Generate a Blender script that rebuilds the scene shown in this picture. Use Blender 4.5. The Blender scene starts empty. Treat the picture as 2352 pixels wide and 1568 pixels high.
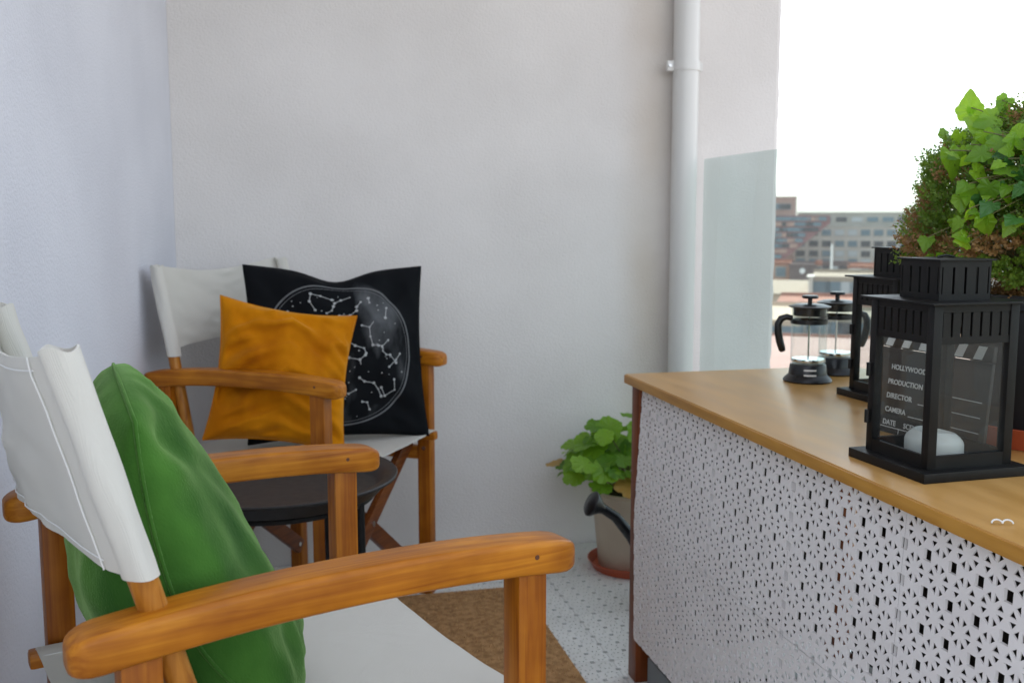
import bpy, bmesh, math, random
from mathutils import Vector, Matrix, noise
R = math.radians
random.seed(7)
scene = bpy.context.scene
COL = scene.collection

# ------------------------------------------------------------------ camera, sky, sun, exposure
FPX, PCX, PCY, EYE = 2330.0, 1176.0, 784.0, 1.0
PITCH = math.atan(281 / FPX)
YAW = math.atan(561 * math.cos(PITCH) / FPX)
cam_data = bpy.data.cameras.new('camera')
cam = bpy.data.objects.new('camera', cam_data)
COL.objects.link(cam)
cam.location = (0, 0, EYE)
cam.rotation_euler = (math.pi / 2 - PITCH, 0, -YAW)
cam_data.sensor_width = 36
cam_data.lens = FPX / 2352 * 36
cam_data.clip_start = 0.02
cam_data.clip_end = 5000
cam_data.dof.use_dof = True
cam_data.dof.focus_distance = 1.25
cam_data.dof.aperture_fstop = 9.0
scene.camera = cam

SUN_DIR = Vector((-0.25, 0.97, 0)).normalized()      # where the sun stands (ground plan)
SUN_EL = R(58)
world = bpy.data.worlds.new('World')
scene.world = world
world.use_nodes = True
wn = world.node_tree
sky = wn.nodes.new('ShaderNodeTexSky')
sky.sky_type = 'NISHITA'
sky.sun_disc = False
sky.sun_elevation = SUN_EL
sky.sun_rotation = math.atan2(SUN_DIR.x, SUN_DIR.y)
sky.dust_density = 1.6
sky.air_density = 1.0
sky.ozone_density = 1.0
hs = wn.nodes.new('ShaderNodeHueSaturation')
hs.inputs['Saturation'].default_value = 0.36
wn.links.new(sky.outputs[0], hs.inputs['Color'])
wn.links.new(hs.outputs[0], wn.nodes['Background'].inputs[0])
wn.nodes['Background'].inputs[1].default_value = 0.15
sl = bpy.data.lights.new('sun', 'SUN')
sl.energy = 2.0
sl.angle = R(0.5)
sl.color = (1.0, 0.94, 0.86)
sun = bpy.data.objects.new('sun', sl)
COL.objects.link(sun)
sd = SUN_DIR * math.cos(SUN_EL) + Vector((0, 0, math.sin(SUN_EL)))
sun.rotation_euler = sd.to_track_quat('Z', 'Y').to_euler()
sun.location = (-6, -3, 12)
scene.view_settings.view_transform = 'Standard'
scene.view_settings.look = 'None'
scene.view_settings.gamma = 1.0
scene.view_settings.use_curve_mapping = False
scene.view_settings.exposure = 1.8
scene.cycles.max_bounces = 10
scene.cycles.diffuse_bounces = 5
scene.cycles.transparent_max_bounces = 24
scene.cycles.use_denoising = True

# ------------------------------------------------------------------ helpers
def ray(x, y):
    f = Vector((math.sin(YAW) * math.cos(PITCH), math.cos(YAW) * math.cos(PITCH), -math.sin(PITCH)))
    r = Vector((math.cos(YAW), -math.sin(YAW), 0))
    u = r.cross(f)
    return f + r * ((x - PCX) / FPX) - u * ((y - PCY) / FPX)

class MB:
    def __init__(self):
        self.v = []; self.f = []
    def add(self, vs, fs):
        o = len(self.v)
        self.v += [tuple(p) for p in vs]
        self.f += [tuple(i + o for i in q) for q in fs]
        return self
    def box(self, c, s, bev=0.0, M=None, seg=2):
        bm = bmesh.new()
        bmesh.ops.create_cube(bm, size=1.0)
        for v in bm.verts:
            v.co = Vector((v.co.x * s[0], v.co.y * s[1], v.co.z * s[2]))
        if bev > 0:
            bmesh.ops.bevel(bm, geom=list(bm.edges), offset=bev, segments=seg, profile=0.6, affect='EDGES')
        T = Matrix.Translation(Vector(c))
        if M is not None:
            T = T @ M.to_4x4()
        bm.verts.ensure_lookup_table()
        self.add([T @ v.co for v in bm.verts], [[v.index for v in f.verts] for f in bm.faces])
        bm.free()
        return self
    def beam(self, a, b, w, t, bev=0.002, side=Vector((1, 0, 0)), seg=2):
        a = Vector(a); b = Vector(b)
        z = (b - a).normalized()
        x = (side - z * side.dot(z)).normalized()
        y = z.cross(x)
        M = Matrix((x, y, z)).transposed()
        return self.box((a + b) / 2, (w, t, (b - a).length), bev, M, seg)
    def tube(self, path, rad, n=12, cap=True):
        path = [Vector(p) for p in path]
        if not hasattr(rad, '__len__'):
            rad = [rad] * len(path)
        vs = []; fs = []
        t0 = (path[1] - path[0]).normalized()
        ref = Vector((0, 0, 1)) if abs(t0.z) < 0.9 else Vector((1, 0, 0))
        x = (ref - t0 * ref.dot(t0)).normalized()
        for i, p in enumerate(path):
            if i == 0: t = path[1] - path[0]
            elif i == len(path) - 1: t = path[-1] - path[-2]
            else: t = path[i + 1] - path[i - 1]
            t.normalize()
            x = (x - t * x.dot(t)).normalized()
            y = t.cross(x)
            for k in range(n):
                a = 2 * math.pi * k / n
                vs.append(p + (x * math.cos(a) + y * math.sin(a)) * rad[i])
        for i in range(len(path) - 1):
            for k in range(n):
                k2 = (k + 1) % n
                fs.append((i * n + k, i * n + k2, (i + 1) * n + k2, (i + 1) * n + k))
        if cap:
            fs.append(tuple(range(n))[::-1])
            fs.append(tuple(range((len(path) - 1) * n, len(path) * n)))
        return self.add(vs, fs)
    def lathe(self, prof, c=(0, 0, 0), n=40, M=None):
        vs = []; fs = []; c = Vector(c)
        for r, z in prof:
            for k in range(n):
                a = 2 * math.pi * k / n
                p = Vector((r * math.cos(a), r * math.sin(a), z))
                if M is not None: p = M @ p
                vs.append(c + p)
        for i in range(len(prof) - 1):
            for k in range(n):
                k2 = (k + 1) % n
                fs.append((i * n + k, i * n + k2, (i + 1) * n + k2, (i + 1) * n + k))
        if prof[0][0] > 1e-6: fs.append(tuple(range(n))[::-1])
        if prof[-1][0] > 1e-6: fs.append(tuple(range((len(prof) - 1) * n, len(prof) * n)))
        return self.add(vs, fs)
    def prism(self, pts, vec):
        n = len(pts); vec = Vector(vec)
        a = [Vector(p) for p in pts]; b = [p + vec for p in a]
        fs = [tuple(range(n))[::-1], tuple(range(n, 2 * n))]
        fs += [(i, (i + 1) % n, n + (i + 1) % n, n + i) for i in range(n)]
        return self.add(a + b, fs)
    def mesh(self, name, mat, smooth=None):
        me = bpy.data.meshes.new(name)
        me.from_pydata(self.v, [], self.f)
        me.validate()
        bm = bmesh.new(); bm.from_mesh(me)
        bmesh.ops.recalc_face_normals(bm, faces=bm.faces)
        bm.to_mesh(me); bm.free()
        if mat is not None: me.materials.append(mat)
        if smooth is not None:
            for p in me.polygons: p.use_smooth = True
            if smooth < 180:
                try: me.set_sharp_from_angle(angle=R(smooth))
                except Exception: pass
        return me
    def build(self, name, mat, parent=None, smooth=35):
        return link(name, self.mesh(name, mat, smooth), parent)

def link(name, me, parent=None):
    o = bpy.data.objects.new(name, me)
    COL.objects.link(o)
    if parent is not None: o.parent = parent
    return o
def tag(o, label, cat, group=None):
    o['label'] = label; o['category'] = cat
    if group: o['group'] = group
    return o
def thing(name, label, cat, loc=(0, 0, 0), rz=0.0, group=None):
    o = bpy.data.objects.new(name, None)
    COL.objects.link(o)
    o.empty_display_size = 0.05
    o.location = loc; o.rotation_euler = (0, 0, rz)
    return tag(o, label, cat, group)
def part(o, label):
    o['label'] = label; return o
def structure(o):
    o['kind'] = 'structure'; return o
def stuff(o):
    o['kind'] = 'stuff'; return o

# ------------------------------------------------------------------ materials
def mat(name, col, rough=0.5, **kw):
    m = bpy.data.materials.new(name)
    m.use_nodes = True
    b = m.node_tree.nodes['Principled BSDF']
    b.inputs['Base Color'].default_value = (*col, 1)
    b.inputs['Roughness'].default_value = rough
    for k, v in kw.items():
        b.inputs[k].default_value = v
    return m
def nodes(m): return m.node_tree.nodes, m.node_tree.links, m.node_tree.nodes['Principled BSDF']
def noisy(m, c1, c2, scale, detail=4, stretch=(1, 1, 1), coord='Object', lo=0.35, hi=0.65, bump=0.0, bscale=None, bdist=0.002, rough=None):
    N, L, b = nodes(m)
    tc = N.new('ShaderNodeTexCoord'); mp = N.new('ShaderNodeMapping')
    mp.inputs['Scale'].default_value = stretch
    L.new(tc.outputs[coord], mp.inputs[0])
    nz = N.new('ShaderNodeTexNoise'); nz.inputs['Scale'].default_value = scale; nz.inputs['Detail'].default_value = detail
    L.new(mp.outputs[0], nz.inputs['Vector'])
    cr = N.new('ShaderNodeValToRGB')
    cr.color_ramp.elements[0].position = lo; cr.color_ramp.elements[1].position = hi
    cr.color_ramp.elements[0].color = (*c1, 1); cr.color_ramp.elements[1].color = (*c2, 1)
    L.new(nz.outputs[0], cr.inputs[0]); L.new(cr.outputs[0], b.inputs['Base Color'])
    if rough:
        mr = N.new('ShaderNodeMapRange'); mr.inputs[3].default_value = rough[0]; mr.inputs[4].default_value = rough[1]
        L.new(nz.outputs[0], mr.inputs[0]); L.new(mr.outputs[0], b.inputs['Roughness'])
    if bump:
        n2 = N.new('ShaderNodeTexNoise'); n2.inputs['Scale'].default_value = bscale or scale * 4; n2.inputs['Detail'].default_value = 5
        L.new(mp.outputs[0], n2.inputs['Vector'])
        bp = N.new('ShaderNodeBump'); bp.inputs['Strength'].default_value = bump; bp.inputs['Distance'].default_value = bdist
        L.new(n2.outputs[0], bp.inputs['Height']); L.new(bp.outputs[0], b.inputs['Normal'])
    return m
def wood(name, axis, dark, mid, light, rough=(0.28, 0.48)):
    m = mat(name, mid, 0.4)
    nodes(m)[2].inputs['Specular IOR Level'].default_value = 0.28
    st = [75, 75, 75]; st[axis] = 3.2
    N, L, b = nodes(m)
    tc = N.new('ShaderNodeTexCoord'); mp = N.new('ShaderNodeMapping'); mp.inputs['Scale'].default_value = st
    oi = N.new('ShaderNodeObjectInfo'); ad = N.new('ShaderNodeVectorMath'); ad.operation = 'ADD'
    ml = N.new('ShaderNodeVectorMath'); ml.operation = 'SCALE'; ml.inputs['Scale'].default_value = 9.0
    cmb = N.new('ShaderNodeCombineXYZ')
    for i in range(3): L.new(oi.outputs['Random'], cmb.inputs[i])
    L.new(cmb.outputs[0], ml.inputs[0]); L.new(tc.outputs['Object'], ad.inputs[0]); L.new(ml.outputs[0], ad.inputs[1])
    L.new(ad.outputs[0], mp.inputs[0])
    nz = N.new('ShaderNodeTexNoise'); nz.inputs['Scale'].default_value = 1.6; nz.inputs['Detail'].default_value = 6; nz.inputs['Distortion'].default_value = 0.8
    L.new(mp.outputs[0], nz.inputs['Vector'])
    cr = N.new('ShaderNodeValToRGB')
    e = cr.color_ramp.elements
    e[0].position = 0.28; e[1].position = 0.72
    e[0].color = (*dark, 1); e[1].color = (*light, 1)
    k = e.new(0.5); k.color = (*mid, 1)
    L.new(nz.outputs[0], cr.inputs[0])
    n3 = N.new('ShaderNodeTexNoise'); n3.inputs['Scale'].default_value = 14; n3.inputs['Detail'].default_value = 3
    L.new(ad.outputs[0], n3.inputs['Vector'])
    mx = N.new('ShaderNodeMix'); mx.data_type = 'RGBA'; mx.blend_type = 'MULTIPLY'
    mx.inputs['Factor'].default_value = 1.0
    c3 = N.new('ShaderNodeValToRGB'); c3.color_ramp.elements[0].position = 0.3; c3.color_ramp.elements[1].position = 0.7
    c3.color_ramp.elements[0].color = (0.74, 0.66, 0.55, 1); c3.color_ramp.elements[1].color = (1.10, 1.08, 1.05, 1)
    L.new(n3.outputs[0], c3.inputs[0]); L.new(cr.outputs[0], mx.inputs['A']); L.new(c3.outputs[0], mx.inputs['B'])
    L.new(mx.outputs['Result'], b.inputs['Base Color'])
    mr = N.new('ShaderNodeMapRange'); mr.inputs[3].default_value = rough[0]; mr.inputs[4].default_value = rough[1]
    L.new(n3.outputs[0], mr.inputs[0]); L.new(mr.outputs[0], b.inputs['Roughness'])
    bp = N.new('ShaderNodeBump'); bp.inputs['Strength'].default_value = 0.12; bp.inputs['Distance'].default_value = 0.001
    L.new(nz.outputs[0], bp.inputs['Height']); L.new(bp.outputs[0], b.inputs['Normal'])
    return m
def pane(name, tint, refl=0.06, rough=0.02, film=0.0, filmcol=(0.6, 0.6, 0.6)):
    m = bpy.data.materials.new(name); m.use_nodes = True
    N = m.node_tree.nodes; L = m.node_tree.links; N.clear()
    o = N.new('ShaderNodeOutputMaterial'); t = N.new('ShaderNodeBsdfTransparent'); g = N.new('ShaderNodeBsdfGlossy')
    t.inputs[0].default_value = (*tint, 1); g.inputs['Roughness'].default_value = rough
    fr = N.new('ShaderNodeFresnel'); fr.inputs['IOR'].default_value = 1.45
    mx = N.new('ShaderNodeMixShader')
    ge_ = N.new('ShaderNodeNewGeometry'); iv_ = N.new('ShaderNodeMath'); iv_.operation = 'SUBTRACT'; iv_.inputs[0].default_value = 1.0
    mu_ = N.new('ShaderNodeMath'); mu_.operation = 'MULTIPLY'
    L.new(ge_.outputs['Backfacing'], iv_.inputs[1]); L.new(fr.outputs[0], mu_.inputs[0]); L.new(iv_.outputs[0], mu_.inputs[1])
    L.new(mu_.outputs[0], mx.inputs[0]); L.new(t.outputs[0], mx.inputs[1]); L.new(g.outputs[0], mx.inputs[2])
    last = mx
    if film:
        d = N.new('ShaderNodeBsdfDiffuse'); d.inputs[0].default_value = (*filmcol, 1)
        m2 = N.new('ShaderNodeMixShader'); m2.inputs[0].default_value = film
        L.new(mx.outputs[0], m2.inputs[1]); L.new(d.outputs[0], m2.inputs[2]); last = m2
    L.new(last.outputs[0], o.inputs[0])
    return m

def plaster(name, c1, c2):
    m = mat(name, c1, 0.9)
    return noisy(m, c1, c2, 3.0, 8, lo=0.32, hi=0.68, bump=0.6, bscale=190, bdist=0.003)
M = {}
M['plaster'] = plaster('white_plaster', (0.66, 0.635, 0.615), (0.735, 0.71, 0.69))
M['plaster_side'] = plaster('sky_tinted_plaster', (0.62, 0.63, 0.685), (0.69, 0.70, 0.755))  # white plaster with the blue of the skylight put into its colour
M['ceil'] = plaster('outer_plaster', (0.55, 0.53, 0.52), (0.62, 0.60, 0.58))
def damp_stain(m, x0, half):
    N, L, b = nodes(m)
    src = b.inputs['Base Color'].links[0].from_socket
    tc = N.new('ShaderNodeTexCoord'); sx = N.new('ShaderNodeSeparateXYZ'); L.new(tc.outputs['Object'], sx.inputs[0])
    sb = N.new('ShaderNodeMath'); sb.operation = 'SUBTRACT'; sb.inputs[1].default_value = x0; L.new(sx.outputs[0], sb.inputs[0])
    ab = N.new('ShaderNodeMath'); ab.operation = 'ABSOLUTE'; L.new(sb.outputs[0], ab.inputs[0])
    mr = N.new('ShaderNodeMapRange'); mr.interpolation_type = 'SMOOTHSTEP'
    mr.inputs[1].default_value = 0.0; mr.inputs[2].default_value = half; mr.inputs[3].default_value = 1.0; mr.inputs[4].default_value = 0.0
    L.new(ab.outputs[0], mr.inputs[0])
    nz = N.new('ShaderNodeTexNoise'); nz.inputs['Scale'].default_value = 4; nz.inputs['Detail'].default_value = 7
    L.new(tc.outputs['Object'], nz.inputs['Vector'])
    mu = N.new('ShaderNodeMath'); mu.operation = 'MULTIPLY'; L.new(mr.outputs[0], mu.inputs[0]); L.new(nz.outputs[0], mu.inputs[1])
    mx = N.new('ShaderNodeMix'); mx.data_type = 'RGBA'; mx.blend_type = 'MULTIPLY'
    mx.inputs['B'].default_value = (0.80, 0.72, 0.62, 1)
    L.new(mu.outputs[0], mx.inputs['Factor']); L.new(src, mx.inputs['A']); L.new(mx.outputs['Result'], b.inputs['Base Color'])
damp_stain(M['plaster'], 1.13, 0.13)
M['pipe'] = mat('white_pipe_plastic', (0.66, 0.66, 0.64), 0.28)
M['screw'] = mat('zinc_steel', (0.55, 0.55, 0.56), 0.3, Metallic=1.0)
M['glass_rail'] = pane('green_tinted_glass', (0.88, 0.94, 0.93), film=0.10, filmcol=(0.66, 0.68, 0.69))
M['glass'] = pane('clear_glass', (0.95, 0.97, 0.97))
M['glass_dirty'] = pane('dusty_clear_glass', (0.93, 0.95, 0.95), film=0.012)
M['woodx'] = wood('oiled_wood_x', 0, (0.30, 0.086, 0.004), (0.43, 0.150, 0.008), (0.55, 0.220, 0.016))
M['woodz'] = wood('oiled_wood_z', 2, (0.24, 0.062, 0.003), (0.35, 0.110, 0.006), (0.46, 0.172, 0.012))
M['woody'] = wood('shaded_wood_y', 1, (0.09, 0.022, 0.004), (0.155, 0.042, 0.008), (0.22, 0.07, 0.014))  # chair wood darkened for the cross bars, shade put into the colour
M['woodrod'] = wood('pale_wood_rod', 2, (0.30, 0.105, 0.014), (0.48, 0.20, 0.030), (0.58, 0.27, 0.05))
M['plug'] = mat('dark_wood_plug', (0.10, 0.03, 0.008), 0.6)
M['canvas'] = mat('white_canvas', (0.72, 0.70, 0.635), 0.9)
def canvas_nodes(m):
    N, L, b = nodes(m)
    tc = N.new('ShaderNodeTexCoord')
    w = N.new('ShaderNodeTexWave'); w.inputs['Scale'].default_value = 420; w.bands_direction = 'Z'
    w2 = N.new('ShaderNodeTexWave'); w2.inputs['Scale'].default_value = 420; w2.bands_direction = 'Y'
    n = N.new('ShaderNodeTexNoise'); n.inputs['Scale'].default_value = 22; n.inputs['Detail'].default_value = 5
    a = N.new('ShaderNodeMath'); a.operation = 'ADD'; a2 = N.new('ShaderNodeMath'); a2.operation = 'MULTIPLY_ADD'
    a2.inputs[1].default_value = 3.0
    L.new(tc.outputs['Object'], w.inputs[0]); L.new(tc.outputs['Object'], w2.inputs[0]); L.new(tc.outputs['Object'], n.inputs[0])
    L.new(w.outputs['Fac'], a.inputs[0]); L.new(w2.outputs['Fac'], a.inputs[1])
    L.new(n.outputs[0], a2.inputs[0]); L.new(a.outputs[0], a2.inputs[2])
    bp = N.new('ShaderNodeBump'); bp.inputs['Strength'].default_value = 0.5; bp.inputs['Distance'].default_value = 0.0010
    L.new(a2.outputs[0], bp.inputs['Height']); L.new(bp.outputs[0], b.inputs['Normal'])
canvas_nodes(M['canvas'])
M['thread'] = mat('stitching_thread', (0.80, 0.80, 0.78), 0.7)
def velvet(name, c1, c2, sheen, tint):
    m = mat(name, c1, 0.8)
    noisy(m, c1, c2, 6, 7, stretch=(1.6, 0.8, 1.2), lo=0.33, hi=0.70, bump=0.55, bscale=330, bdist=0.0016)
    N, L, b = nodes(m)
    b.inputs['Sheen Weight'].default_value = sheen
    b.inputs['Sheen Roughness'].default_value = 0.35
    b.inputs['Sheen Tint'].default_value = (*tint, 1)
    b.inputs['Specular IOR Level'].default_value = 0.08
    b.inputs['Roughness'].default_value = 0.95
    return m
M['green'] = velvet('green_velvet', (0.010, 0.056, 0.008), (0.070, 0.190, 0.030), 0.45, (0.65, 0.95, 0.40))
M['mustard'] = velvet('mustard_velvet', (0.40, 0.120, 0.002), (0.62, 0.230, 0.005), 0.5, (1.0, 0.66, 0.2))
M['black_cloth'] = mat('black_cotton', (0.012, 0.014, 0.016), 0.85)
M['print'] = mat('white_fabric_print', (0.38, 0.39, 0.39), 0.8)
M['print_thin'] = mat('grey_fabric_print', (0.13, 0.135, 0.14), 0.8)
M['tray'] = noisy(mat('black_tray_rubber', (0.02, 0.02, 0.02), 0.42), (0.008, 0.0075, 0.007), (0.014, 0.013, 0.012), 60, 5, rough=(0.40, 0.62))
M['black_metal'] = noisy(mat('black_painted_metal', (0.004, 0.004, 0.004), 0.45), (0.003, 0.003, 0.003), (0.006, 0.006, 0.006), 30, 4, rough=(0.38, 0.6))
nodes(M['black_metal'])[2].inputs['Specular IOR Level'].default_value = 0.3
M['black_plastic'] = mat('black_plastic', (0.004, 0.0045, 0.006), 0.32)
M['steel'] = mat('polished_steel', (0.75, 0.75, 0.74), 0.15, Metallic=1.0)
M['blue_steel'] = mat('galvanised_strip', (0.28, 0.36, 0.40), 0.45, Metallic=0.6)
M['lattice'] = noisy(mat('white_lattice_plastic', (0.78, 0.76, 0.755), 0.5), (0.76, 0.735, 0.73), (0.81, 0.79, 0.785), 9, 3)
M['floor_lattice'] = noisy(mat('floor_lattice_plastic', (0.6, 0.6, 0.58), 0.5), (0.70, 0.70, 0.68), (0.80, 0.80, 0.78), 5, 4)
M['slab'] = noisy(mat('dark_floor_screed', (0.12, 0.12, 0.12), 0.9), (0.27, 0.265, 0.25), (0.38, 0.37, 0.35), 12, 5)
M['tabletop'] = noisy(mat('varnished_board', (0.42, 0.23, 0.08), 0.35), (0.50, 0.265, 0.070), (0.62, 0.355, 0.115), 5, 7, stretch=(6, 1, 6), lo=0.3, hi=0.7, rough=(0.24, 0.40))
M['edge'] = noisy(mat('board_edge', (0.42, 0.2, 0.04), 0.45), (0.40, 0.185, 0.028), (0.52, 0.26, 0.045), 8, 5, stretch=(8, 1, 8))
M['hole_shade_board'] = noisy(mat('hole_shade_board', (0.02, 0.014, 0.011), 0.8), (0.016, 0.011, 0.009), (0.028, 0.020, 0.015), 6, 4, stretch=(1, 1, 8))  # near-black so that the lattice holes read as shade
M['redwood'] = wood('red_brown_post', 2, (0.10, 0.022, 0.006), (0.17, 0.042, 0.010), (0.23, 0.065, 0.016))
M['coir'] = noisy(mat('coir_base', (0.2, 0.1, 0.035), 0.95), (0.27, 0.14, 0.05), (0.46, 0.26, 0.11), 60, 4)
M['coir_fibre'] = noisy(mat('coir_fibre', (0.3, 0.16, 0.06), 0.9), (0.42, 0.22, 0.075), (0.70, 0.44, 0.21), 130, 2, lo=0.3, hi=0.7)
M['beige_pot'] = noisy(mat('beige_pot_plastic', (0.60, 0.52, 0.40), 0.55), (0.57, 0.49, 0.375), (0.64, 0.56, 0.44), 6, 3)
M['terracotta'] = noisy(mat('terracotta_plastic', (0.45, 0.09, 0.035), 0.45), (0.40, 0.075, 0.03), (0.50, 0.11, 0.045), 8, 3)
M['grey_pot'] = noisy(mat('charcoal_pot_plastic', (0.016, 0.017, 0.019), 0.5), (0.014, 0.015, 0.017), (0.020, 0.021, 0.024), 7, 3)
M['soil'] = noisy(mat('potting_soil', (0.04, 0.025, 0.015), 1.0), (0.02, 0.012, 0.007), (0.07, 0.045, 0.025), 70, 5, bump=0.8, bdist=0.004)
M['wax'] = mat('white_wax', (0.60, 0.60, 0.56), 0.5)
nodes(M['wax'])[2].inputs['Subsurface Weight'].default_value = 0.25
nodes(M['wax'])[2].inputs['Subsurface Radius'].default_value = (0.01, 0.009, 0.007)
M['slate'] = noisy(mat('slate_board', (0.016, 0.014, 0.012), 0.6), (0.014, 0.012, 0.010), (0.022, 0.019, 0.016), 14, 5)
M['white_paint'] = mat('white_paint', (0.72, 0.72, 0.70), 0.5)
def leaf_mat(name, c1, c2, transl):
    m = mat(name, c1, 0.42)
    N, L, b = nodes(m)
    oi = N.new('ShaderNodeObjectInfo'); tc = N.new('ShaderNodeTexCoord')
    nz = N.new('ShaderNodeTexNoise'); nz.inputs['Scale'].default_value = 55; nz.inputs['Detail'].default_value = 3
    L.new(tc.outputs['Object'], nz.inputs['Vector'])
    ad = N.new('ShaderNodeMath'); ad.operation = 'MULTIPLY_ADD'; ad.inputs[1].default_value = 0.7
    sb = N.new('ShaderNodeMath'); sb.operation = 'SUBTRACT'; sb.inputs[1].default_value = 0.35
    L.new(oi.outputs['Random'], ad.inputs[0]); L.new(nz.outputs[0], sb.inputs[0]); L.new(sb.outputs[0], ad.inputs[2])
    cr = N.new('ShaderNodeValToRGB'); cr.color_ramp.elements[0].color = (*c1, 1); cr.color_ramp.elements[1].color = (*c2, 1)
    L.new(ad.outputs[0], cr.inputs[0]); L.new(cr.outputs[0], b.inputs['Base Color'])
    tr = N.new('ShaderNodeBsdfTranslucent')
    hsn = N.new('ShaderNodeHueSaturation'); hsn.inputs['Value'].default_value = 2.6; hsn.inputs['Hue'].default_value = 0.485
    L.new(cr.outputs[0], hsn.inputs['Color']); L.new(hsn.outputs[0], tr.inputs[0])
    mx = N.new('ShaderNodeMixShader'); mx.inputs[0].default_value = transl
    out = [n for n in N if n.type == 'OUTPUT_MATERIAL'][0]
    L.new(b.outputs[0], mx.inputs[1]); L.new(tr.outputs[0], mx.inputs[2]); L.new(mx.outputs[0], out.inputs[0])
    return m
M['geranium'] = leaf_mat('geranium_leaf', (0.05, 0.15, 0.010), (0.20, 0.38, 0.025), 0.35)
M['yellow_leaf'] = leaf_mat('withered_leaf', (0.35, 0.22, 0.05), (0.42, 0.28, 0.08), 0.3)
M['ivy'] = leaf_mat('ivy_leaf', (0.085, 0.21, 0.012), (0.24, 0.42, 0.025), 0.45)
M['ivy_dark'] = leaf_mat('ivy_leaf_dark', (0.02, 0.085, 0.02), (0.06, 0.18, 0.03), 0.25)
M['stem'] = mat('plant_stem', (0.14, 0.13, 0.05), 0.7)
M['sprig'] = leaf_mat('heather_green', (0.085, 0.16, 0.018), (0.19, 0.30, 0.04), 0.45)
M['dead'] = leaf_mat('heather_withered', (0.22, 0.125, 0.045), (0.40, 0.27, 0.11), 0.35)

# ------------------------------------------------------------------ setting: floor, walls
WY = 2.930                      # face of the end wall
CORNER = Vector((-0.2475, WY, 0))
floor = structure(MB().box((0.2, -0.2, -0.147), (2.6, 6.6, 0.25)).build('floor', M['slab'], smooth=None))

# open-lattice plastic tile: union-jack ribs round solid centres, square openings at the corners
PER = 0.0455; NT = 6; TILE = PER * NT
def lattice_mesh(name, material, depth=0.012, s=0.70, T1=(0.34, 0.10), T2=(0.80, 0.13), T3=(0.60, 0.42), cols=NT):
    O, A, B1, B2 = (0, 0), (1, 0), (1, s), (s, s)
    polys = [[O, A, T2, T1], [A, B1, T2], [B1, T3, T2], [B1, B2, T3], [B2, O, T1, T3]]
    walls = [(T1, T2, 0.45), (T2, T3, 0.45), (T3, T1, 0.45), (B1, B2, 1.0)]
    bm = bmesh.new()
    h = PER / 2
    for i in range(cols):
        for j in range(NT):
            cx = (i + 0.5) * PER; cy = (j + 0.5) * PER
            for k in range(8):
                def tf(p):
                    x, y = p
                    if k & 1: x, y = y, x
                    for _ in range(k >> 1): x, y = -y, x
                    return (cx + x * h, cy + y * h)
                for q in polys:
                    bm.faces.new([bm.verts.new((*tf(p), 0)) for p in q])
                for a, b, dk_ in walls:
                    a2, b2 = tf(a), tf(b)
                    bm.faces.new([bm.verts.new((*a2, 0)), bm.verts.new((*b2, 0)), bm.verts.new((*b2, -depth * dk_)), bm.verts.new((*a2, -depth * dk_))])
    bmesh.ops.remove_doubles(bm, verts=bm.verts, dist=1e-5)
    # outer rim
    wx = cols * PER
    for a, b in (((0, 0), (wx, 0)), ((wx, 0), (wx, TILE)), ((wx, TILE), (0, TILE)), ((0, TILE), (0, 0))):
        a = Vector(a); b = Vector(b); e = (Vector((wx / 2, TILE / 2)) - (a + b) / 2).normalized() * 0.0006
        vs = [bm.verts.new((*(a + e), -0.0008)), bm.verts.new((*(b + e), -0.0008)), bm.verts.new((*(b + e), -depth)), bm.verts.new((*(a + e), -depth))]
        bm.faces.new(vs)
    for v in bm.verts: v.co.z += 0.0
    me = bpy.data.meshes.new(name)
    bmesh.ops.recalc_face_normals(bm, faces=bm.faces)
    bm.to_mesh(me); bm.free()
    me.materials.append(material)
    return me
ft_mesh = lattice_mesh('floor_tile', M['floor_lattice'], 0.010, 0.76, (0.42, 0.13), (0.74, 0.15), (0.59, 0.37))
for i in range(6):
    for j in range(7):
        o = link('floor_tile', ft_mesh, floor)
        o.location = (-0.36 + i * (TILE + 0.0012), WY - 0.006 - (j + 1) * (TILE + 0.0012), 0.0)

def wall_box(name, a, b, z0, z1, thick, side, m, label):
    """upright wall from a to b in plan; its visible face runs through a-b, the body lies on `side`"""
    a = Vector((a[0], a[1], 0)); b = Vector((b[0], b[1], 0)); n = Vector((side[0], side[1], 0)).normalized() * thick
    bm = bmesh.new()
    pts = [a, b, b + n, a + n]
    MBx = MB().prism([p + Vector((0, 0, z0)) for p in pts], (0, 0, z1 - z0))
    return tag(MBx.build(name, m, smooth=None), label, 'wall')
wall_box('side_wall', (CORNER.x, WY - 0.002), (-0.455, 0.38), -0.02, 5.6, 0.25, (-1, -0.2), M['plaster_side'], 'white plaster house wall with blue skylight in its colour, meeting the pipe wall in a corner behind the chairs')
# end wall: runs out past the glass railing and stops in a crumbly plaster arris
def end_wall():
    x0, x1 = CORNER.x - 3.0, 1.553
    vs = []; fs = []
    n = 190
    for i in range(n + 1):
        z = -0.25 + i * 5.85 / n
        j = noise.noise(Vector((3.1, z * 23, 0.2))) * 0.0035 + noise.noise(Vector((1.1, z * 60, 4.2))) * 0.0035
        for x, y in ((x0, WY + 0.22), (x0, WY), (x1 - 0.012, WY), (x1 + j, WY + 0.005), (x1 + j * 0.4, WY + 0.22)): vs.append((x, y, z))
    m = 5
    for i in range(n):
        for k in range(m):
            k2 = (k + 1) % m
            fs.append((i * m + k, i * m + k2, (i + 1) * m + k2, (i + 1) * m + k))
    fs.append(tuple(range(m))[::-1]); fs.append(tuple(range(n * m, n * m + m)))
    o = MB().add(vs, fs).build('end_wall', M['plaster'], smooth=None)
    return tag(o, 'wide white rough plaster wall carrying the drainpipe, ending at the open sky', 'wall')
end_wall()

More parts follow.
